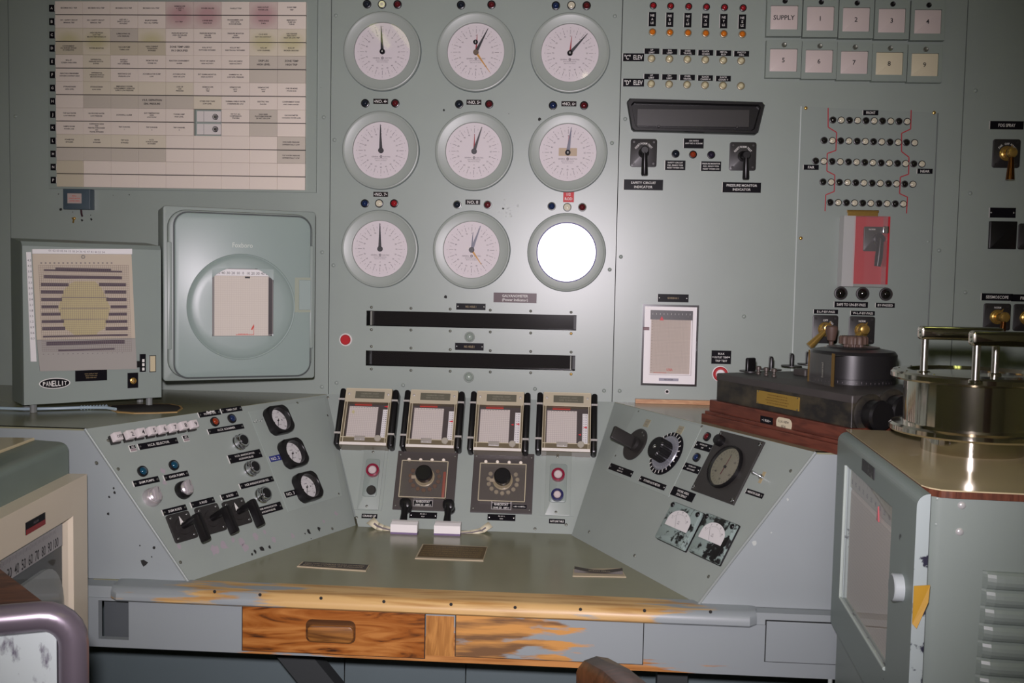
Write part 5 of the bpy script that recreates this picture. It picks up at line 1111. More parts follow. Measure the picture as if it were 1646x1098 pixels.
for i, (q, lab, rp, stain) in enumerate(recs):
    u, v, w, h = CEN.quad(q, .05)
    t = thing('small_chart_recorder', lab, 'chart recorder', CEN.at(u, v), 'small chart recorders in a row')
    for s in (-1, 1):
        e = MB().rr(s*(w/2-w*.048), 0, w*.096, h*.985, 0, .046, BLACK, r=.008, ch=.006, n=5).build('end_cap', t)
        for yy in (-.29, .29): MB().rr(0, 0, w*.105, .0058, .02, .0472, CLIP).build('clip', e, Matrix.Translation((s*(w/2-w*.048), yy*h, 0)), smooth=False)
    iw, ih = w*.80, h*.985; ix0, ix1, iy0, iy1 = -iw/2+.010, iw/2-.008, -ih/2+.026, ih/2-.046
    b = MB(); o4 = [(-iw/2, -ih/2), (iw/2, -ih/2), (iw/2, ih/2), (-iw/2, ih/2)]; i4 = [(ix0, iy0), (ix1, iy0), (ix1, iy1), (ix0, iy1)]
    AGED = mat('aged_clear_plastic', (112, 102, 82), .16, coat=.6); EDGEW = mat('painted_lit_edge', (206, 196, 168), .25)  # pale edge colour paints in the light caught by the clear plastic
    b.loops([[(x, y, 0) for x, y in o4], [(x, y, .042) for x, y in o4], [(x*.985, y*.985, .046) for x, y in o4], [(x, y, .046) for x, y in i4], [(x, y, .022) for x, y in i4]], AGED, True, False)
    b.rr(0, (ih/2+iy1)/2, iw*.985, ih/2-iy1-.003, .046, .0464, CREAM)
    b.rr(0, -ih/2+.0055, iw*.985, .009, .046, .0475, mat('painted_lip_highlight', (236, 230, 220), .2, coat=1), ch=.001)  # white strip paints the highlight along the lower lip
    fr_ = b.build('frame', t, smooth=False)
    b = MB()
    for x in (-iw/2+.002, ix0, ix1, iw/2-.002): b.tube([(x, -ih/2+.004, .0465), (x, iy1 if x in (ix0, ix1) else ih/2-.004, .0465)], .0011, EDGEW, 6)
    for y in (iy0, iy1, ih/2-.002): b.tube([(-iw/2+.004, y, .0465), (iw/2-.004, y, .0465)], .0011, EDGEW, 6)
    b.build('painted_lit_edges', fr_)
    MB().rr((ix0+ix1)/2, (iy0+iy1)/2, ix1-ix0, iy1-iy0, .015, .0225, OLD).build('recess', t, smooth=False)
    pw_ = (ix1-ix0)*.70
    cp = MB().rr(ix0+pw_/2+.004, (iy0+iy1)/2-.003, pw_, iy1-iy0-.010, .0225, .026, GRD).build('chart_paper', t, smooth=False)
    b = MB()
    for k in range(10): b.rect(ix0+.008+k*pw_/10.5, iy1-.0105, .003, .0012, .0263, INK)
    if stain: b.quad([(ix0+.012, iy1-.028, .0263), (ix0+.020, iy1-.034, .0263), (ix0+.022, iy1-.024, .0263), (ix0+.016, iy1-.020, .0263)], mat('yellow_stain', (196, 188, 140), .6))
    b.build('pen_marks', cp, smooth=False)
    b = MB().rect((ix0+ix1)/2-.018, iy1-.003, (ix1-ix0)*.42, .0045, .0265, mat('red_strip', (180, 58, 48), .5)); b.build('red_strip', t, smooth=False)
    sx = ix1-.010
    sp = MB().rr(sx, (iy0+iy1)/2-.006, .0165, iy1-iy0-.024, .0225, .030, WPAPER).build('scale_strip', t, smooth=False)
    b = MB()
    for k in range(13): b.rect(sx+.003, iy0+.012+k*(iy1-iy0-.036)/12, .004, .0014, .0303, INK); b.rect(sx-.004, iy0+.012+k*(iy1-iy0-.036)/12, .003, .0012, .0303, GINK)
    b.build('scale_marks', sp, smooth=False)
    RP = mat('red_pointer', (214, 52, 62), .5)
    MB().prism([(sx-.006, rp), (sx+.006, rp+.003), (sx+.006, rp-.003)], .0303, .032, RP).build('red_pointer', t, smooth=False)
    if i >= 2: MB().prism([(sx-.020, rp-.001-.022*(i == 3)), (sx-.012, rp+.002-.022*(i == 3)), (sx-.012, rp-.004-.022*(i == 3))], .027, .029, RP).build('red_pointer', t, smooth=False)
    o = MB().rr(.004, ih/2-.0235, iw*.62, .0235, .046, .0475, GREYP).build('nameplate', t, smooth=False)
    L = MB(); lines(L, ['CALIBRATED  CHART', 'REFER TO ROD %d LOG' % (i+1)], .004, ih/2-.0235, iw*.54, .017, .0478, mat('dull_lettering', (142, 140, 122), .5), .5); L.build('lettering', o, smooth=False)
    for xx in (-.42, .42): MB().dome(0, 0, .0042, 0, .003, CLIP, 12, 3).build('screw', t, Matrix.Translation((xx*iw, ih/2-.020, .046)))
    MB().lathe(sx-.012, iy0-.002, [(.0105, .03), (.0105, .048), (.009, .050), (0, .050)], mat('cloudy_knob', (170, 164, 150), .35), 20).build('winding_knob', t)
    MB().rr(-.012, iy0-.003, .034, .016, .040, .0475, mat('cloudy_label', (160, 154, 146), .35), r=.002, ch=.002).build('label_holder', t)
    for xx in (-.02, -.004): MB().dome(0, 0, .0022, 0, .0015, CLIP, 8, 3).build('screw', t, Matrix.Translation((xx-.004, iy0-.007, .0475)))
    MB().rr(ix0+.012, iy0+.0025, .022, .0045, .022, .030, BLACK2).build('pen_arm', t, smooth=False)
    MB().quad([(ix0, iy0, .0445), (ix1, iy0, .0445), (ix1, iy1, .0445), (ix0, iy1, .0445)], GLASS).build('glass', t, smooth=False)
# button stations
WBTN = mat('worn_white_button', (198, 184, 182), .4)
for cc, q, top, bot, lab, ringc, bl, kind in ((c4_, ((238, 480), (404, 484), (372, 868), (196, 862)), (310, 612), (300, 735), 'left push button station with a red ringed white and a black button', None, (290, 901), 0), (c5_, ((560, 510), (762, 515), (755, 905), (543, 900)), (655, 640), (650, 767), 'right push button station with red ringed and blue ringed white buttons', 'blue', (648, 934), 1)):
    u, v, w, h = CEN.quad([cc(*p) for p in q])
    t = thing('push_button_station', lab, 'push button station', CEN.at(u, v), 'push button stations')
    MB().rr(0, 0, w, h, 0, .003, PAINT2).rr(0, 0, w*.78, h*.985, .003, .006, PAINT2, r=.003, ch=.001).rr(0, .004, w*.52, h*.62, .006, .010, CASEP, r=.008, ch=.002).build('plate', t)
    for k, (p, m, rr_, has) in enumerate(((top, WBTN, .019, True), (bot, WBTN if kind else BLACK2, .0175, bool(kind)))):
        a = CEN.uv(*cc(*p), .015); a = (a[0]-u, a[1]-v)
        if has: MB().lathe(*a, [(rr_+.002, .010), (rr_+.001, .022), (rr_-.003, .024), (rr_-.006, .020)], mat('crimson_ring', (138, 26, 56), .25, coat=1) if k == 0 else mat('navy_ring', (44, 44, 92), .25, coat=1), 26).build('ring', t)
        MB().cyl(*a, rr_-.0065 if has else rr_-.003, .010, .026 if has else .018, m, 24, .003).build('cap', t)
    for yy in (-.44, .45): MB().dome(0, 0, .0040, 0, .002, SCREW, 10, 3).build('screw', t, Matrix.Translation((-.004, yy*h, .006)))
    plate(CEN, *cc(*bl), .047, .0135, ['GATE LINE TABLE' if kind else 'CRANE UP'], 'tiny black plate below the %s push button station' % ('right' if kind else 'left'), fill=.6, edge=False)
# rheostats
RHP = mat('rheostat_plate', (66, 60, 58), .42, var=.08); CLC = clear('aged_clear_cover', (.90, .86, .78), .06, .05)
for cc, q, cov, kn, studs, name_, lab, dark in ((c4_, ((468, 490), (842, 506), (826, 872), (441, 862)), ((497, 558), (785, 562), (772, 792), (480, 786)), (632, 630), ((540, 545), (613, 547), (685, 548), (757, 549)), ((567, 802), (692, 806), (690, 848), (566, 842)), 'left rheostat with a black knob under a yellowed clear cover', True), (c5_, ((123, 504), (502, 510), (494, 886), (106, 882)), ((165, 575), (454, 580), (445, 816), (155, 808)), (304, 648), ((200, 558), (273, 560), (347, 563), (420, 565)), ((236, 818), (362, 822), (360, 866), (234, 862)), 'right rheostat with pale contacts under a clear cover', False)):
    u, v, w, h = CEN.quad([cc(*p) for p in q])
    t = thing('rheostat', lab, 'rheostat', CEN.at(u, v), 'rheostats on the centre panel')
    MB().rr(0, 0, w, h, 0, .006, RHP, ch=.001).build('plate', t, smooth=False)
    ck = CEN.quad([cc(*p) for p in cov], .018); bx, by, bw, bh = ck[0]-u, ck[1]-v, ck[2], ck[3]
    k_ = CEN.uv(*cc(*kn), .05); kx, ky = k_[0]-u, k_[1]-v
    hub = (bx, by+.012)
    for k in range(11):
        a = math.radians(215-250*k/10) if False else math.radians(150+240*k/10); x, y = hub[0]+.044*math.cos(a), hub[1]+.040*math.sin(a)
        if abs(x-bx) > bw/2-.008 or abs(y-by) > bh/2-.008: continue
        MB().cyl(0, 0, .0068, 0, .004, mat('copper_contact', (120, 88, 66), .4, .7) if dark else mat('silver_contact', (168, 160, 146), .4, .5), 16, .001).build('contact', t, Matrix.Translation((x, y, .006)))
    MB().lathe(*hub, [(.030, .006), (.030, .012), (.027, .013), (.020, .009), (.0, .009)], mat('bone_ring', (160, 150, 124), .4), 32).build('contact_ring', t)
    MB().bar((*hub, .012), (hub[0]-.040, hub[1]-.002, .012), .010, .004, mat('wiper_arm', (174, 164, 150), .4), (0, 0, 1)).build('wiper', t, smooth=False)
    b = MB(); b.loops([[(bx+sx*bw/2, by+sy*bh/2, z) for sx, sy in ((-1, -1), (1, -1), (1, 1), (-1, 1))] for z in (.0062, .028)], CLC, False, True); b.build('clear_cover', t, smooth=False)
    b = MB()
    for z in (.0285,):
        for x0, y0, x1, y1 in ((-1, -1, 1, -1), (1, -1, 1, 1), (1, 1, -1, 1), (-1, 1, -1, -1)): b.tube([(bx+x0*bw/2, by+y0*bh/2, z), (bx+x1*bw/2, by+y1*bh/2, z)], .0016, mat('cover_edge_highlight', (186, 176, 150), .25), 6)  # pale tubes paint in the light along the edges of the cover
    b.build('cover_edge_highlight', t)
    MB().tube([(*hub, .009), (kx, ky, .046)], .007, BLACK2, 12).lathe(kx, ky, [(.0, .034), (.0245, .034), (.0255, .040), (.0250, .054), (.021, .058), (0, .058)], BLACK, 30).dome(kx+.003, ky-.017, .002, .056, .001, CHROME, 8).build('knob', t)
    if dark: MB().rr(bx+bw/2-.010, by-.01, .009, bh*.72, .008, .012, mat('red_wire', (150, 62, 38), .5), r=.003, ch=.002).build('resistor_strip', t)
    for s in studs:
        a = CEN.uv(*cc(*s), .008); MB().lathe(0, 0, [(.0058, 0), (.0058, .003), (.0045, .006), (0, .0075)], mat('bright_stud', (246, 236, 220), .2, .0, coat=1), 14).build('stud', t, Matrix.Translation((a[0]-u, a[1]-v, .006)))
    a = CEN.quad([cc(*p) for p in name_]); o = MB().rr(a[0]-u, a[1]-v, a[2], a[3], .006, .0075, mat('silver_nameplate', (176, 172, 172), .35, .6)).build('nameplate', t, smooth=False)
    b = MB(); b.rr(a[0]-u, a[1]-v, a[2]*.92, a[3]*.80, .0075, .0078, ENGR); letters(b, 'RHEOSTAT', a[0]-u, a[1]-v+.005, a[2]*.7, .007, .0081, WHITE); letters(b, 'OHMS 250   AMPS 4', a[0]-u, a[1]-v-.005, a[2]*.8, .006, .0081, WHITE); b.build('lettering', o, smooth=False)
    for sx in (-1, 1):
        for sy in (-1, 1): MB().dome(0, 0, .0028, 0, .0015, SCREW, 8, 3).build('screw', t, Matrix.Translation((sx*(w/2-.008), sy*(h/2-.012), .006)))
    if not dark: plate(CEN, *cc(412, 842), .042, .011, ['M. 4 AMPS'], 'tiny black plate at the lower right of the right rheostat', edge=False, z0=.006, screws=True, fill=.5)
plate(CEN, *c4_(628, 896), .083, .019, ['RE. NO. 1', 'ROD'], 'black plate below the left rheostat', screws=True, edge=False, fill=.45, pad=.5)
plate(CEN, *c5_(298, 910), .083, .019, ['RE. NO. 2', 'ROD'], 'black plate below the right rheostat', screws=True, edge=False, fill=.45, pad=.5)
# lever handles standing on white blocks with paper tags
WBL = mat('white_block', (232, 228, 224), .4); LIL = mat('lilac_edge', (130, 112, 146), .5); TAG = mat('paper_tag', (220, 212, 182), .6)
for k, (hx, hy, bx0, bx1, byt, byb, side) in enumerate(((651, 804, 627, 671, 842, 858, 'left'), (720.5, 806, 697, 740, 844, 860, 'right'))):
    p = CEN.px(hx, hy+18, .03, lift=0)
    t = thing('drop_handle_switch', 'black drop handle with a white tagged block, %s of two' % side, 'switch', p, 'black drop handles')
    MB().lathe(0, .018, [(.017, 0), (.017, .010), (.012, .014), (.011, .03), (0, .03)], BLACK, 22).build('pivot', t)
    MB().rr(0, .022, .034, .032, .026, .048, BLACK, r=.012, ch=.006, n=6).build('head', t)
    MB().tube([(0, .020, .037), (0, -.010, .040), (0, -.034, .044)], [.0125, .0095, .0115], BLACK, 14).build('handle', t)
    a, c = DESK.uv(bx0, byb+1), DESK.uv(bx1, byb+1)
    x0, x1, y0 = a[0], c[0], (a[1]+c[1])/2
    o = thing('paper_block', 'white block with a lilac edge under the %s black drop handle' % side, 'block', DESK.at((x0+x1)/2, y0), 'white blocks on the desk')
    wv = x1-x0
    b = MB(); b.loops([[(-wv/2, 0, .0), (wv/2, 0, .0), (wv/2, .02, .0), (-wv/2, .02, .0)], [(-wv/2, -.002, .006), (wv/2, -.002, .006), (wv/2, .024, .006), (-wv/2, .024, .006)]], LIL, True, True); b.build('lilac_base', o, smooth=False)
    b = MB(); b.loops([[(-wv/2, -.002, .006), (wv/2, -.002, .006), (wv/2, .026, .006), (-wv/2, .026, .006)], [(-wv/2, .0, .028), (wv/2, .0, .028), (wv/2, .026, .030), (-wv/2, .026, .030)], [(-wv/2+.002, .014, .034), (wv/2, .014, .034), (wv/2, .026, .036), (-wv/2, .026, .036)]], WBL, True, True); b.build('body', o, smooth=False)
for upx, dnx, lab, k in ((((601, 831), (609, 840), (617, 844), (628, 847)), ((589, 841), (604, 851), (614, 854), (628, 857)), 'curled cream paper tag left of the left white block', 0), (((785, 838.5), (771, 849), (755.5, 852.5), (739, 854)), ((792, 847), (778.5, 856), (761, 859.5), (739, 860.5)), 'curled cream paper tag right of the right white block', 1)):
    wo = (.020, .026, .030, .032)
    P3 = lambda L, f=0: [CEN.o+CEN.X*q[0]+CEN.Y*q[1]+CEN.N*(w_+f) for q, w_ in ((CEN.uv(x, y, w_), w_) for (x, y), w_ in zip(L, wo))]
    up, dn = P3(upx), P3(dnx)
    b = MB()
    for j in range(3): b.quad([tuple(p) for p in ((dn[j], dn[j+1], up[j+1], up[j]) if k == 0 else (dn[j+1], dn[j], up[j], up[j+1]))], TAG)
    o = b.build('paper_tag', None); so = o.modifiers.new('thickness', 'SOLIDIFY'); so.thickness = .0006; tag(o, lab, 'paper tag', 'curled paper tags')
    b = MB()
    for j in (0, 1, 2):
        f0, f1 = (.55 if j == 0 else 0), 1
        m0 = [dn[j].lerp(dn[j+1], f0).lerp(up[j].lerp(up[j+1], f0), g_) for g_ in (.35, .6)]; m1 = [dn[j+1].lerp(up[j+1], g_) for g_ in (.35, .6)]
        b.quad([tuple(p+CEN.N*.0012) for p in (m0[0], m1[0], m1[1], m0[1])], GINK)
    b.build('print', o, smooth=False)
# label cards on the desk
BRC = mat('brown_card', (96, 78, 46), .5, var=.25, vscale=40); CRD = mat('cream_card', (182, 168, 140), .6); DKC = mat('dark_card', (70, 64, 58), .6)
for q, lab, kind in ((((486, 904), (594, 909.5), (588, 919), (477.5, 911.5)), 'narrow printed card on the desk, left of the brown one', 0), (((679, 875.5), (784, 880), (777, 902.5), (667, 898.5)), 'brown scratched card lying in the middle of the desk', 1), (((922, 916), (998, 914.5), (1006.5, 928.5), (920.5, 927)), 'torn curling card on the right of the desk', 2)):
    P = [DESK.uv(*p) for p in q]; cx = sum(p[0] for p in P)/4; cy = sum(p[1] for p in P)/4
    P = [(a-cx, b_-cy) for a, b_ in P]
    o = MB().prism(P[::-1], 0, .0022, CRD).build('label_card', None, DESK.at(cx, cy), smooth=False); tag(o, lab, 'card')
    b = MB(); f = .94
    if kind < 2:
        b.quad([(x*.965+.001, y*.86+.003, .0025) for x, y in P[::-1]], DKC if kind == 0 else BRC)
        L = ['KEEP THIS CONSOLE CLEAR OF PAPERS', 'REPORT ALL ALARMS TO SUPERVISOR'] if kind == 0 else ['NOTICE TO ALL OPERATORS ON THE DESK', 'CHECK ROD POSITIONS BEFORE START UP', 'ENTER EVERY READING IN THE LOG BOOK', 'DO NOT LEAVE THE CONSOLE UNATTENDED', 'CALL THE SUPERVISOR WHEN IN DOUBT']
        w_, h_ = (P[1][0]-P[0][0])*.88, (P[0][1]-P[3][1])*.70; a = math.atan2(P[1][1]-P[0][1], P[1][0]-P[0][0])
        lines(b, L, 0, .002, w_, h_, .0028, CRD if kind == 0 else mat('tan_lettering', (150, 128, 86), .6), .55, a)
        b.build('lettering', o, smooth=False)
    else:
        w_ = P[1][0]-P[0][0]
        b.loops([[(-w_/2+x*w_, .012-(x-.5)**2*.02, .003), (-w_/2+x*w_, -.012, .0026), (-w_/2+x*w_, -.010, .0030+.012*abs(x-.5)**1.5*2), (-w_/2+x*w_, .014, .0040+.022*abs(x-.5)**1.5)] for x in (0, .2, .4, .6, .8, 1)], DKC, True, True); b.build('curled_film', o)
        b = MB(); letters(b, 'SCRAM CIRCUITS', .01, -.002, .07, .008, .0062, CRD); b.build('lettering', o, smooth=False)
# ------------------------------------------------------------------ lath and black potentiometer on the right shelf
a, c = SHELF.uv(1021, 648), SHELF.uv(1143, 651)
o = MB().bar((*a, ZS+.007), (*c, ZS+.007), .016, .013, wood('lath_wood', (196, 152, 108), (170, 120, 78), 5, (3, 20, 20))).build('wood_strip', None, smooth=False); tag(o, 'thin bare wood strip lying at the back of the right shelf', 'wood strip')
angI = math.radians(27); XI = Vector((math.sin(angI), -math.cos(angI), 0)); YI = Vector((math.cos(angI), math.sin(angI), 0))
WB = .060
PI0 = Frame((0, 0, ZS+WB), XI, YI)
u0, v0 = PI0.uv(1151, 643); u1, v1 = PI0.uv(1368, 688)
vI = (v0+v1)/2; lenI = u1-u0; depI = .30
t = thing('potentiometer', 'old black potentiometer with a big drum on a red-brown wooden base', 'instrument', PI0.at(u0, vI))
RBW = wood('mahogany', (108, 58, 44), (78, 40, 31), 4, (2, 14, 14), .35)
bs = MB(); 
for x0, x1, y0, z0, z1 in ((-.012, lenI+.012, -.012, -WB, 0), (-.022, lenI+.020, -.030, -WB, -WB+.022), (-.018, lenI+.016, -.022, -WB+.022, -WB+.030)):
    bs.rr((x0+x1)/2, (y0+depI+.01)/2, x1-x0, depI+.01-y0, z0+(.0002 if z0 == -WB else 0), z1, RBW, ch=.002)
base = bs.build('wooden_base', t, smooth=False)
o = MB().rr(0, 0, .048, .019, 0, .0015, ENGR).build('small_plate', base, smooth=False)
o.matrix_local = Matrix.Translation((lenI*.455, -.0122, -.0225)) @ Matrix.Rotation(math.pi/2, 4, 'X')
L = MB(); letters(L, '• 1 ROD •', 0, 0, .036, .006, .0018, WHITE); L.build('lettering', o, smooth=False)
o = MB().rr(0, 0, .056, .030, 0, .0022, mat('ivory_sticker', (206, 196, 168), .5), r=.013, n=6).build('oval_sticker', base, smooth=False)
o.matrix_local = Matrix.Translation((lenI*.585, -.0122, -.0215)) @ Matrix.Rotation(math.pi/2, 4, 'X')
L = MB(); lines(L, ['S.S.A.-NEW', '6316'], 0, 0, .044, .022, .0025, INK, .55); L.build('lettering', o, smooth=False)
ctop = PI0.uv(1151, 600); hI = None
for k in range(60):
    z = .03+.002*k; uu, vv = PI0.uv(1151, 600, z)
    if hI is None and vv <= vI: hI = z
hI = hI or .08
GRIME = worn('grimy_black', (34, 33, 32), (72, 66, 52), .56, 12, (1, 1, 1.6), .42, .14)
bb = MB().rr(lenI/2, depI/2, lenI, depI, .0003, hI-.018, GRIME, r=.004).rr(lenI/2, depI/2, lenI+.004, depI+.004, hI-.018, hI, mat('dusty_black', (64, 60, 58), .5, var=.25, vscale=14), r=.006, ch=.004).build('case', t)
def q_(px, py): a, c = PI0.uv(px, py, hI); return a-u0, c-vI
# brass plate on the front
fp = Frame(PI0.o+XI*u0+YI*vI, XI, (0, 0, 1))
e = fp.quad(((1217.5, 626), (1286, 640), (1284, 662), (1216.5, 647)), .001)
o = MB().rr(0, 0, e[2], e[3], 0, .002, mat('brass_plate', (178, 146, 70), .35, .5), ch=.0005).build('brass_plate', t, smooth=False)
o.matrix_local = Matrix.Translation((e[0], -.0005, e[1])) @ Matrix.Rotation(math.pi/2, 4, 'X')
L = MB(); lines(L, ['TYPE K POTENTIOMETER NO. 741 203', 'MADE IN U.S.A. PATENTS APPLIED FOR', 'FOR USE WITH EXTERNAL GALVANOMETER', 'SEE DIRECTION BOOK 158 BEFORE USE'], 0, 0, e[2]*.9, e[3]*.8, .0023, mat('plate_engraving', (104, 76, 30), .5), .5); L.build('lettering', o, smooth=False)
for xx, yy in ((-.46, .42), (-.46, -.42), (.46, .42), (.46, -.42)): MB().dome(0, 0, .0022, 0, .0012, CHROME, 8, 3).build('screw', o, Matrix.Translation((xx*e[2], yy*e[3], .002)))
# drum
dc = q_(1369, 613); rD = .107
dr = MB().lathe(*dc, [(rD, hI), (rD, hI+.012), (rD-.001, hI+.0125), (rD-.001, hI+.014), (rD, hI+.0145), (rD, hI+.072), (rD-.006, hI+.080), (rD*.62, hI+.086), (rD*.60, hI+.089), (0, hI+.089)], mat('drum_black', (34, 33, 34), .3), 56).build('drum', t)
b = MB()
for k in range(60):
    a = 2*math.pi*k/60; p = Vector((dc[0]+(rD+.0003)*math.cos(a), dc[1]+(rD+.0003)*math.sin(a), hI+.0035)); tx = Vector((-math.sin(a), math.cos(a), 0))*.0005; hh = .006 if k % 5 == 0 else .0035
    b.quad([tuple(p-tx), tuple(p+tx), tuple(p+tx+Vector((0, 0, hh))), tuple(p-tx+Vector((0, 0, hh)))], GINK)
b.build('scale_marks', dr, smooth=False)
n = 56; bk = mat('brown_knob', (92, 72, 62), .55)
pr = lambda r, z: [(dc[0]+(r-.003*(k % 4 < 2))*math.cos(2*math.pi*k/n), dc[1]+(r-.003*(k % 4 < 2))*math.sin(2*math.pi*k/n), z) for k in range(n)]
MB().loops([pr(.024, hI+.089), pr(.024, hI+.096)], bk, False, False).loops([pr(.036, hI+.096), pr(.036, hI+.112), pr(.033, hI+.116)], bk, True, True).build('drum_knob', t)
# clear scale window on the near left of the drum
w0, w1 = q_(1299.5, 613), q_(1339.5, 622)
p0v, p1v = Vector((*w0, hI)), Vector((*w1, hI)); dv = (p1v-p0v); dn_ = dv.normalized(); nv = Vector((dn_.y, -dn_.x, 0))
P = lambda s, o_, z: tuple(p0v+dv*s+nv*o_+Vector((0, 0, z)))
SM = clear('smoked_window', (.75, .73, .68), .08, .06)
b = MB(); b.quad([P(0, 0, .0), P(1, 0, .0), P(1, 0, .075), P(0, 0, .075)], SM); b.quad([P(0, 0, .075), P(1, 0, .075), P(1, -.03, .075), P(0, -.03, .075)], SM); o = b.build('scale_window', t, smooth=False)
BR2 = mat('old_brass', (150, 122, 74), .4, .7)
for s in (0, .94, 1.0): MB().bar(P(s, .001, .0), P(s, .001, .080), .0026, .003, BR2, (1, 0, 0)).build('brass_edge', o, smooth=False)
L = MB(); letters(L, 'Internal', 0, 0, .05, .009, 0, mat('pale_script', (150, 148, 136), .6)); lo = L.build('lettering', o, smooth=False)
lo.matrix_local = Matrix(((0, dn_.x, nv.x, 0), (0, dn_.y, nv.y, 0), (1, 0, 0, 0), (0, 0, 0, 1))); lo.matrix_local.translation = Vector(P(.62, .002, .036))
lo.matrix_local = Matrix.Translation(Vector(P(.58, .0025, .036))) @ Matrix(((0, -dn_.x, nv.x, 0), (0, -dn_.y, nv.y, 0), (1, 0, 0, 0), (0, 0, 0, 1)))
x, y = q_(1334, 600)
MB().lathe(x, y, [(.012, hI), (.008, hI+.01), (.006, hI+.088), (.011, hI+.092), (.0165, hI+.118), (.017, hI+.128), (.012, hI+.132), (0, hI+.132)], bk, 24).build('terminal_post', t)
# switches, terminals on the top
for px, py, s in ((1206, 597.5, 0), (1239, 595, 1), (1272, 589, 1), (1298, 586, 1)):
    x, y = q_(px, py)
    MB().cyl(x, y, .030, hI, hI+.003, BLACK2, 28).build('switch_disc', t)
    MB().rr(0, 0, .011, .034, 0, .036, BLACK, r=.004, ch=.004).build('switch_knob', t, Matrix.Translation((x, y, hI+.003)) @ Matrix.Rotation((.2, 1.0, 1.1, .9)[s*2 if False else (0 if s == 0 else 1)], 4, 'Z'))
for px, py in ((1219, 601.5), (1231.5, 603.5), (1244, 605.5)):
    x, y = q_(px, py); MB().lathe(x, y, [(.006, hI), (.006, hI+.004), (.004, hI+.006), (.004, hI+.012), (.0075, hI+.013), (.0075, hI+.020), (.005, hI+.022), (0, hI+.022)], mat('dusty_terminal', (86, 78, 72), .4, .3), 16).build('terminal', t)
x, y = q_(1290, 603); MB().rr(x, y, .05, .026, hI, hI+.018, bb.data.materials[1], r=.006, ch=.005).build('slide_block', t)
# two large knobs on the right hand end
for px, py in ((1411, 668), (1447, 660)):
    fe = Frame(PI0.o+XI*(u0+lenI)+YI*vI, YI, (0, 0, 1)); a, z = fe.uv(px, py, .03)
    M = Matrix(((0, 0, 1, lenI), (1, 0, 0, a), (0, 1, 0, z), (0, 0, 0, 1)))
    MB().lathe(0, 0, [(.012, 0), (.012, .012), (.034, .014), (.035, .040), (.031, .046), (0, .046)], BLACK, 30).build('end_knob', t, M)
    MB().lathe(0, 0, [(.046, 0.0005), (.046, .006), (.040, .009), (.012, .010)], GRIME, 30).build('knob_skirt', t, M)

# ------------------------------------------------------------------ right cabinet
ZT = 1.13
TOPR = Frame((0, 0, ZT), (1, 0, 0), (0, 1, 0))
P1, P2 = Vector((*TOPR.uv(1366, 690), 0)), Vector((*TOPR.uv(1498, 786), 0))
dR = (P2-P1).normalized(); LR_ = (P2-P1).length
RC = Frame(P1, dR, (0, 0, 1)); NR = RC.N
DW = .03
t = thing('recorder_cabinet', 'tall grey recorder cabinet with a windowed side door and laminate top, right foreground', 'cabinet', RC.at(0, 0))
cabp = CASEP
WC = .62
b = MB(); b.prism([(-.0, -.004), (LR_, -.004), (LR_, -WC), (0, -WC)], 0, ZT-.013, cabp)
M_ = Matrix(((1, 0, 0, 0), (0, 0, 1, 0), (0, 1, 0, 0), (0, 0, 0, 1)))
# body: profile across the cabinet, lofted along its length with a rounded near edge
def sect(x, d):
    return [(x, z, y) for y, z in ((DW-.021-d, .0), (DW-.021-d, ZT-.013), (-WC, ZT-.013), (-WC, .0))]
b = MB(); b.loops([sect(0, 0), sect(LR_-.03, 0), sect(LR_-.015, .004), sect(LR_-.005, .012), sect(LR_, .026)], cabp, True, True); body = b.build('body', t)
LAM = mat('beige_laminate', (212, 196, 156), .16, var=.06, vscale=3, coat=.3); LAME = wood('laminate_edge', (112, 66, 48), (84, 46, 34), 5, (3, 3, 20))
def tops(x0, x1, y0, y1, r):
    return [(x0, y0), (x1, y0), (x1, y1-r)]+[(x1-r+r*math.cos(a), y1-r+r*math.sin(a)) for a in [math.pi/2*k/6 for k in range(1, 6)]]+[(x1-r, y1), (x0, y1)]
P = [(x, -y) for x, y in [(0, -.008), (LR_-.03, -.008), (LR_-.012, -.001), (LR_+.002, .014), (LR_+.004, .03), (LR_+.004, WC), (0, WC)]]
b = MB(); n_ = len(P)
b.loops([[(x, ZT-.013, y) for x, y in P], [(x, ZT-.002, y) for x, y in P]], LAME, True, False); b.loops([[(x, ZT-.002, y) for x, y in P], [(x*.9995, ZT, y) for x, y in P]], LAM, False, True); b.build('laminate_top', t, smooth=False)
# door with a rounded upper edge
zb0 = RC.uv(1327, 985, DW)[1]; xL = RC.uv(1343, 800, DW)[0]; xN = RC.uv(1474, 811, DW)[0]
zb0 = min(max(zb0, .55), .80)
prof = [(.004, zb0), (DW-.006, zb0), (DW, zb0+.006), (DW, ZT-.055)]+[(DW-.020+.020*math.cos(a), ZT-.022+.020*math.sin(a)) for a in [math.pi/2*k/6 for k in range(1, 7)]]+[(-.0, ZT-.003), (.004, ZT-.06)]
SCRUF = worn('scuffed_door_paint', (132, 146, 140), (36, 38, 42), .68, 16, (1, 1, 1), .42, .02)
wq = [RC.uv(1363, 754, DW), RC.uv(1437.5, 813.5, DW), RC.uv(1420, 1062, DW), RC.uv(1348.5, 963, DW)]
wx0, wx1 = (wq[0][0]+wq[3][0])/2, (wq[1][0]+wq[2][0])/2; wz1, wz0 = (wq[0][1]+wq[1][1])/2, (wq[2][1]+wq[3][1])/2
print('door', zb0, xL, xN, LR_, 'window', wx0, wx1, wz0, wz1)
b = MB()
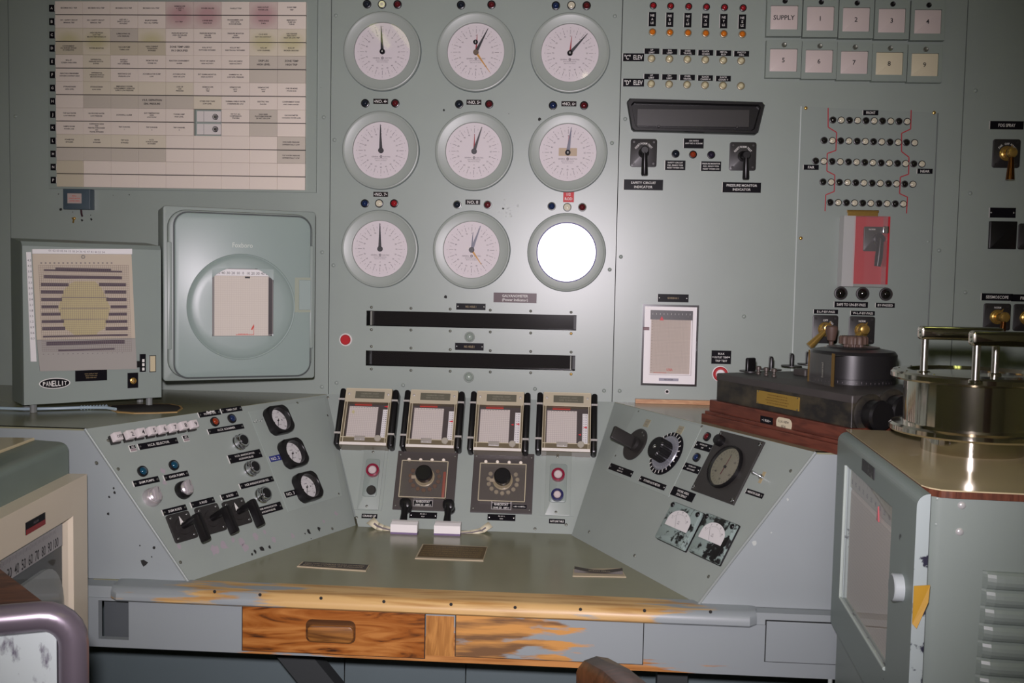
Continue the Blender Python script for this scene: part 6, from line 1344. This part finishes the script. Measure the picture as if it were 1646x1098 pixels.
# door shell: four strips round the window plus the rolled top and edges
zt_ = ZT-.022
for x0, x1, z0, z1 in ((xL, xN, zb0, wz0), (xL, wx0, wz0, wz1), (wx1, xN, wz0, wz1), (xL, xN, wz1, zt_)):
    b.quad([(x0, z0, DW), (x1, z0, DW), (x1, z1, DW), (x0, z1, DW)], SCRUF)
top = [(zt_+.020*math.sin(a), DW-.020+.020*math.cos(a)) for a in [math.pi/2*k/8 for k in range(9)]]
for p, q in zip(top, top[1:]): b.quad([(xL, p[0], p[1]), (xN, p[0], p[1]), (xN, q[0], q[1]), (xL, q[0], q[1])], SCRUF)
LIP = worn('chipped_door_edge', (168, 180, 178), (44, 44, 60), .60, 22, (1, 1, 1), .4, .02)
for x, m in ((xL, SCRUF), (xN, LIP)):
    P = [(x, zb0, DW)]+[(x, z, y) for z, y in top]+[(x, zb0, DW-.020)]
    b.quad(P if x == xN else P[::-1], m)
b.quad([(xL, zb0, DW-.022), (xN, zb0, DW-.022), (xN, zb0, DW), (xL, zb0, DW)], SCRUF)
for P in ([(wx0, wz0), (wx0, wz1)], [(wx0, wz1), (wx1, wz1)], [(wx1, wz1), (wx1, wz0)], [(wx1, wz0), (wx0, wz0)]):
    (xa, za), (xb, zb_) = P; b.quad([(xa, za, DW), (xb, zb_, DW), (xb, zb_, .0092), (xa, za, .0092)], LIP)
door = b.build('door', t)
b = MB().tube([(wx0+.002, wz1, DW+.001), (wx0+.002, wz0, DW+.001), (wx1, wz0, DW+.001)], .0035, mat('pale_moulding', (176, 188, 180), .4), 8); b.build('window_moulding', door)
GP2 = gridpaper('chart_grid_soft', (206, 196, 182), (190, 178, 166), .007, .007, .1)
cp = MB().loops([[(wx0, wz0, .0106), (wx1, wz0, .0106), (wx1, wz1-.03, .0106), (wx0, wz1-.03, .0106)], [(wx0+.004, wz0, .019), (wx1-.004, wz0, .019), (wx1-.004, wz1-.055, .019), (wx0+.004, wz1-.055, .019)]], GP2, True, True).build('chart_paper', t, smooth=False)
MB().rr((wx0+wx1)/2, (wz0+wz1)/2, wx1-wx0, wz1-wz0, .0091, .0105, mat('chart_back', (96, 96, 92), .6)).build('window_recess', door, smooth=False)
sp = MB().rr((wx0+wx1)/2, wz1-.024, wx1-wx0-.006, .040, .0106, .0205, mat('aged_scale', (176, 172, 158), .5)).build('scale_strip', t, smooth=False)
L = MB()
for k in range(11): letters(L, str(k*10), wx1-.02-(wx1-wx0-.04)*k/10, wz1-.030, .014, .010, .0208, GINK); L.rect(wx1-.02-(wx1-wx0-.04)*k/10, wz1-.012, .001, .010, .0208, GINK)
L.build('lettering', sp, smooth=False)
a = RC.uv(1405, 813, .03); MB().prism([(a[0]-.008, wz1-.055), (a[0]+.008, wz1-.055), (a[0], wz1-.028)], .0210, .0235, mat('red_pointer', (214, 52, 62), .5)).build('red_pointer', t, smooth=False)
MB().quad([(wx0, wz0, .026), (wx1, wz0, .026), (wx1, wz1, .026), (wx0, wz1, .026)], GLASS).build('glass', door, smooth=False)
e = RC.quad(((1387, 739), (1406.5, 751), (1405.5, 770), (1386, 757)), DW); MB().rr(e[0], e[1], e[2], abs(e[3]), DW, DW+.0015, worn('rubbed_plate', (38, 38, 40), (120, 120, 116), .58, 40)).build('nameplate', door, smooth=False)
a = RC.uv(1437, 944, DW+.012)
kb = MB().cyl(*a, .0225, DW, DW+.016, mat('pale_grey_knob', (178, 186, 186), .4), 30, .002); kb.disc(*a, .020, DW+.0163, mat('knob_face', (132, 142, 140), .45), 28); kb.build('latch_knob', door)
tg = MB().prism([(xN+.001, -.05), (xN+.04, -.05), (xN+.04, .0), (xN+.02, .02), (xN+.001, .02)], 0, .002, mat('yellow_tag', (186, 142, 40), .5))
za = RC.uv(1470, 985, DW*.4)[1]+.030
tg = MB().add([(xN+.004, za+.030, .030), (xN+.004, za+.033, .006), (xN+.006, za+.006, .008), (xN+.008, za-.036, .024), (xN+.004, za-.030, .030)], [(0, 4, 3, 2, 1)], mat('yellow_tag', (186, 142, 40), .5)); tg = tg.build('yellow_tag', t, smooth=False); so = tg.modifiers.new('thickness', 'SOLIDIFY'); so.thickness = .0015
a = RC.uv(1337, 1040, .013); MB().tube([(a[0], .05, .0135), (a[0], zb0+.02, .0135)], .005, mat('corner_strip_paint', (176, 186, 180), .4), 10).build('corner_strip', t)
# louvres and rivets on the near face
MN = Matrix(((0, 0, 1, LR_), (0, 1, 0, 0), (-1, 0, 0, 0), (0, 0, 0, 1)))   # local: x across (away from the door), y up, z towards the viewer
NF = Frame(P2, -NR, (0, 0, 1))
for k in range(9):
    a = NF.uv(1579-2.1*k, 932+27.6*k)
    b = MB(); L_ = []
    n = 8; ln = .26
    for x, s in ((0, 0), (.006, .55), (.018, .92), (.03, 1), (ln, 1), (ln+.02, .9), (ln+.03, 0)):
        L_.append([(x, .011-.030*0+ (.015*math.cos(math.pi*j/n)-.011) * (1 if True else 0), .013*math.sin(math.pi*j/n)*s) for j in range(n+1)])
    for p, q in zip(L_, L_[1:]):
        for j in range(n): b.quad([p[j], p[j+1], q[j+1], q[j]][::-1], cabp)
    b.build('louvre', body, MN @ Matrix.Translation((a[0], a[1], .0)))
for x, y in ((1546, 812.5), (1542.5, 855), (1501, 803), (1497, 844)):
    a = NF.uv(x, y); MB().dome(0, 0, .0065, 0, .004, mat('bright_rivet', (205, 205, 202), .25, .3) if x > 1510 else cabp, 14, 4).build('rivet', body, MN @ Matrix.Translation((max(a[0], .012), a[1], -.0005 if a[0] > .03 else -.006)))
# ------------------------------------------------------------------ polished steel vessel on the cabinet
ZV = ZT+.040
VF = Frame((0, 0, ZV), (1, 0, 0), (0, 1, 0))
vc = VF.uv(1563, 692)
dist = (Vector((*vc, ZV))-CAM).dot(FWD)
SS = mat('polished_steel', (214, 208, 194), .10, 1); SAT = mat('satin_steel', (214, 210, 204), .24, 1)
rb = 106/FP*dist; rf = 127/FP*dist
def vz(py):
    d = ray(1563, py); k = (vc[1]-CAM.y)/d.y; return (CAM+d*k).z-ZT
t = thing('steel_vessel', 'polished round steel vessel with flanges and two bar handles on the right cabinet', 'vessel', Matrix.Translation((*vc, ZT)) @ Matrix.Rotation(-.05, 4, 'Z'))
zl = vz(603)
print('vessel', vc, dist, rb, rf, 'lid z', zl)
MB().lathe(0, 0, [(rb*.72, .0), (rb*.72, .036), (0, .036)], SS, 48).build('foot_ring', t)
MB().lathe(0, 0, [(rb*.7, .036), (rf-.004, .036), (rf, .040), (rf, .048), (rf-.005, .052), (rb, .054)], SS, 72).build('bottom_flange', t)
MB().lathe(0, 0, [(rb, .052), (rb, zl-.010)], SS, 72).build('shell', t)
MB().lathe(0, 0, [(rb, zl-.012), (rf-.004, zl-.010), (rf, zl-.006), (rf, zl+.002), (rf-.004, zl+.006), (rf*.80, zl+.008), (rf*.78, zl+.003), (rf*.30, zl+.006), (0, zl+.006)], SS, 72).build('lid', t)
for k in range(12):
    a = 2*math.pi*k/12+.2; MB().dome(rf*.90*math.cos(a), rf*.90*math.sin(a), .003, zl+.006, .002, SS, 10, 3).build('bolt', t)
LIDF = Frame((0, 0, ZT+zl+.006), (1, 0, 0), (0, 1, 0))
MI = t.matrix_world.inverted()
hz = vz(545)-zl
for (px, py), (qx, qy), zt in (((1484.5, 599), (1578, 597), None), ((1567.5, 614), (1668, 612), None)):
    a = MI @ Vector((*LIDF.uv(px, py), ZT+zl)); c = MI @ Vector((*LIDF.uv(qx, qy), ZT+zl)); c.y = a.y; c.z = a.z
    hh = zl+.082
    b = MB()
    for p in (a, c): b.cyl(p.x, p.y, .0068, zl+.004, hh-.004, SAT, 16).cyl(p.x, p.y, .012, zl+.004, zl+.010, SS, 18, .002)
    h_ = b.build('handle_posts', t)
    b = MB(); b.rr((a.x+c.x)/2, 0, c.x-a.x+.022, .026, -.011, .011, SS, r=.006, ch=.006, n=6, M=Matrix.Translation((0, a.y, hh)) @ Matrix.Rotation(math.pi/2, 4, 'X')); b.build('handle_bar', t)
# ------------------------------------------------------------------ left cream recorder cabinet
F1 = (-1.11, -.905); aL = math.radians(96.3)
LC_ = Frame((F1[0], F1[1], 0), (-math.cos(aL)*-1, math.sin(aL), 0), (0, 0, 1))
IV = mat('cream_enamel', (222, 210, 186), .38, var=.04)
xN_, zC1 = -.49, LC_.uv(143, 760)[1]; zC0 = LC_.uv(157, 1066)[1]; zLT = 1.06
t = thing('cream_recorder_cabinet', 'grey recorder cabinet with a cream front and a 0 to 100 scale, left foreground', 'cabinet', LC_.at(0, 0))
wa, wb = LC_.uv(115, 831), LC_.uv(122, 1040); wr = (wa[0]+wb[0])/2; wt = wa[1]; wbz = zC0+.03
wl_ = xN_+.06
print('left cab', zC1, zC0, wr, wt)
b = MB()
for x0, x1, z0, z1 in ((xN_, 0, zC0, wbz), (wr, 0, wbz, wt), (xN_, wl_, wbz, wt), (xN_, 0, wt, zC1)):
    b.quad([(x0, z0, 0), (x1, z0, 0), (x1, z1, 0), (x0, z1, 0)], IV)
dd = -.042
for P in ([(xN_, zC0), (0, zC0)], [(0, zC0), (0, zC1)], [(0, zC1), (xN_, zC1)], [(xN_, zC1), (xN_, zC0)]):
    (xa, za), (xb, zb_) = P; b.quad([(xa, za, dd), (xb, zb_, dd), (xb, zb_, 0), (xa, za, 0)], IV)
rc_ = -.026
for P in ([(wr, wbz), (wr, wt)], [(wr, wt), (wl_, wt)], [(wl_, wt), (wl_, wbz)], [(wl_, wbz), (wr, wbz)]):
    (xa, za), (xb, zb_) = P; b.quad([(xa, za, 0), (xb, zb_, 0), (xb, zb_, rc_), (xa, za, rc_)], IV)
fr_ = b.build('cream_front', t, smooth=False)
GB = mat('cabinet_grey_green', (112, 126, 116), .42, var=.10, vscale=14)
rd = .075
pf = [(.0, -.50), (zLT-.004, -.50), (zLT-.004, dd-.085), (zLT-.008, dd-.024)]+[(zLT-.026+.018*math.cos(a), dd-.020+.020*math.sin(a)) for a in [math.pi/2*k/6 for k in range(1, 7)]]+[(0, dd)]
b = MB(); b.loops([[(x, z, y*1.0-(.0 if e else .012)) for z, y in pf] for x, e in ((xN_-.02, 1), (-.02, 1), (.002, 1), (.012, 0))], GB, True, True); b.build('body', t)
b = MB(); b.rr((xN_)/2, 0, -xN_, .40, 0, .006, LAM, ch=.002, M=Matrix.Translation((0, zLT-.004, dd-rd-.20)) @ Matrix.Rotation(-math.pi/2, 4, 'X')); b.build('laminate_top', t, smooth=False)
DKI = mat('recess_grey', (118, 120, 116), .5); 
b = MB(); b.quad([(wl_, wbz, rc_+.0008), (wr, wbz, rc_+.0008), (wr, wt, rc_+.0008), (wl_, wt, rc_+.0008)], mat('recess_dark', (62, 64, 62), .6)); b.build('window_recess', fr_, smooth=False)
sp = MB().rr((wl_+wr-.03)/2, wt-.034, wr-.03-wl_, .046, rc_+.002, rc_+.014, WPAPER).build('scale_strip', t, smooth=False)
L = MB(); s0, s1 = LC_.uv(26, 921, rc_+.014)[0], LC_.uv(89, 871, rc_+.014)[0]
s0, s1 = LC_.uv(15, 913, rc_+.014), LC_.uv(89.5, 863, rc_+.014)
st_ = (s1[0]-s0[0])/7
for k in range(11):
    x = s1[0]-st_*(10-k)
    if x < wl_: continue
    letters(L, str(k*10), x, wt-.043, st_*.62 if k < 10 else st_*.85, .022, rc_+.0143, INK)
for k in range(51):
    x = s1[0]-st_*(10-k/5)
    if x > wl_: L.rect(x, wt-.018, .0007, .012 if k % 5 == 0 else .007, rc_+.0143, GINK)
L.build('lettering', sp, smooth=False)
# the rounded chart cover below the scale
b = MB(); cw = wr-.012; P = [(wl_+.01, wbz+.01), (cw, wbz+.01)]+[(cw-.10+.10*math.cos(a), wt-.20+.11*math.sin(a)) for a in [math.pi/2*k/8 for k in range(9)]]+[(wl_+.01, wt-.09)]
b.prism(P, rc_+.001, rc_+.010, mat('grey_chart_cover', (142, 146, 142), .4, var=.06)); b.build('chart_cover', t, smooth=False)
MB().rr(wr-.012, wbz+.075, .02, .16, rc_+.001, rc_+.016, BLACK, r=.009, ch=.004).build('spool_knob', t)
e = LC_.quad(((40.5, 841), (71.5, 823.5), (72, 841.5), (41.5, 861.5)))
o = MB().rr(e[0], e[1], e[2], abs(e[3]), 0, .0015, ENGR).build('nameplate', fr_, smooth=False)
b = MB().rr(e[0], e[1]-abs(e[3])*.28, e[2], abs(e[3])*.42, .0015, .0018, mat('dark_red_label', (140, 30, 36), .4)); letters(b, 'HELIUM', e[0], e[1]+abs(e[3])*.18, e[2]*.6, abs(e[3])*.2, .0018, GINK); b.build('lettering', o, smooth=False)
MB().quad([(wl_, wbz, -.012), (wr, wbz, -.012), (wr, wt, -.012), (wl_, wt, -.012)], GLASS).build('glass', fr_, smooth=False)
MB().rr(0, 0, .02, .05, 0, .012, mat('olive_latch', (112, 104, 60), .4), r=.004, ch=.003).build('latch', fr_, Matrix.Translation((-.055, zC0+.028, 0)))
MB().loops([[(x, z, y) for x, y in ((xN_, -.48), (.0, -.48), (.0, dd-.004), (xN_, dd-.004))] for z in (0, zC0-.004)], GB, True, True).build('plinth', t, smooth=False)

# ------------------------------------------------------------------ chairs in the near foreground
WALN = wood('dark_walnut', (84, 50, 34), (38, 22, 16), 4, (2, 10, 10), .3)
t = thing('wooden_armchair', 'dark wooden chair at the desk, only its back rail showing at the bottom edge', 'chair', Matrix.Translation((.30, -1.70, 0)))
def at(px, py, y): d = ray(px, py); k = (y-CAM.y)/d.y; return CAM+d*k
TI = t.matrix_world.inverted()
path = [at(938, 1078, -1.56), at(958, 1072, -1.585), at(990, 1090, -1.68), at(1030, 1125, -1.80), at(1075, 1172, -1.92)]
b = MB(); L_ = []
for k, p in enumerate(path):
    q = (path[min(k+1, len(path)-1)]-path[max(k-1, 0)]).normalized(); q.z *= .4; q.normalize()
    sd = q.cross(Vector((0, 0, 1))).normalized(); up = Vector((0, 0, 1))
    s_ = .55 if k == 0 else 1
    L_.append([tuple(TI @ (p+sd*x*s_+up*z)) for x, z in ((-.024, -.075), (.024, -.075), (.026, .0), (.020, .012*s_), (.0, .017*s_), (-.020, .012*s_), (-.026, .0))])
b.loops(L_, WALN, True, True); b.build('back_rail', t)
MB().rr(.10, -.04, .46, .44, .43, .47, WALN, r=.06, ch=.01).build('seat', t)
for x, y in ((-.10, .14), (.30, .14), (-.10, -.22), (.30, -.22)): MB().tube([(x, y, 0), (x*.92+.01, y*.92, .44)], [.016, .022], WALN, 10).build('leg', t)
for k in (1, 2, 3):
    p = TI @ path[k]; MB().tube([(p.x*.8+.02, p.y*.6-.02, .46), (p.x, p.y, p.z-.07)], .012, WALN, 10).build('spindle', t)
# metal framed chair
yC = -1.70
aC = math.radians(24)
o0 = at(96, 1003, yC)
CF = Frame(o0, (math.cos(aC), math.sin(aC), 0), (0, 0, 1))
t = thing('metal_chair', 'metal framed chair with a worn pale back panel and brown wooden arm, bottom left corner', 'chair', Matrix.Translation((o0.x-.2, o0.y-.1, 0)) @ Matrix.Rotation(aC, 4, 'Z'))
TI = t.matrix_world.inverted()
def cw_(x, y, z): return TI @ (CF.o+CF.X*x+CF.Y*y+CF.N*z)
LILM = mat('lilac_grey_metal', (136, 126, 136), .3, .6)
pts = [cw_(-.42, -.40, 0), cw_(-.42, -.03, 0)]+[cw_(-.376-.044*math.cos(a), -.030+.044*math.sin(a), 0) for a in [math.pi/2*k/6 for k in range(1, 7)]]+[cw_(-.026, .014, 0)]+[cw_(-.026+.044*math.sin(a), -.030+.044*math.cos(a), 0) for a in [math.pi/2*k/6 for k in range(1, 7)]]+[cw_(.018, -.40, 0)]
MB().tube(pts, .022, LILM, 16).build('back_frame', t)
PANEL = worn('worn_pale_panel', (184, 194, 192), (96, 92, 104), .58, 26, (1, 1, .45), .5, .04)
b = MB(); b.loops([[tuple(cw_(x, y, z)) for x, y in ((-.40, -.38), (-.004, -.38), (-.004, -.008), (-.40, -.008))] for z in (-.008, .008)], PANEL, True, True); b.build('back_panel', t, smooth=False)
MB().rr(.0, .25, .38, .28, .42, .47, mat('chair_vinyl', (70, 62, 58), .5), r=.05, ch=.012).build('seat', t)
for x, y in ((-.16, .13), (.16, .13), (-.16, .37), (.16, .37)): MB().tube([(x, y, 0), (x, y, .43)], .014, LILM, 10).build('leg', t)
for s in (-.17, .17): MB().tube([(s, .13, .42), (s, .13, .64)], .011, LILM, 10).build('arm_post', t)
A0, A1 = TI @ at(-40, 925, -1.44), TI @ at(62, 1008, -1.62)
MB().bar(A0, A1, .06, .03, wood('arm_wood', (104, 62, 40), (60, 34, 24), 4, (2, 10, 10), .35), (0, 0, 1)).build('armrest', t, smooth=False)
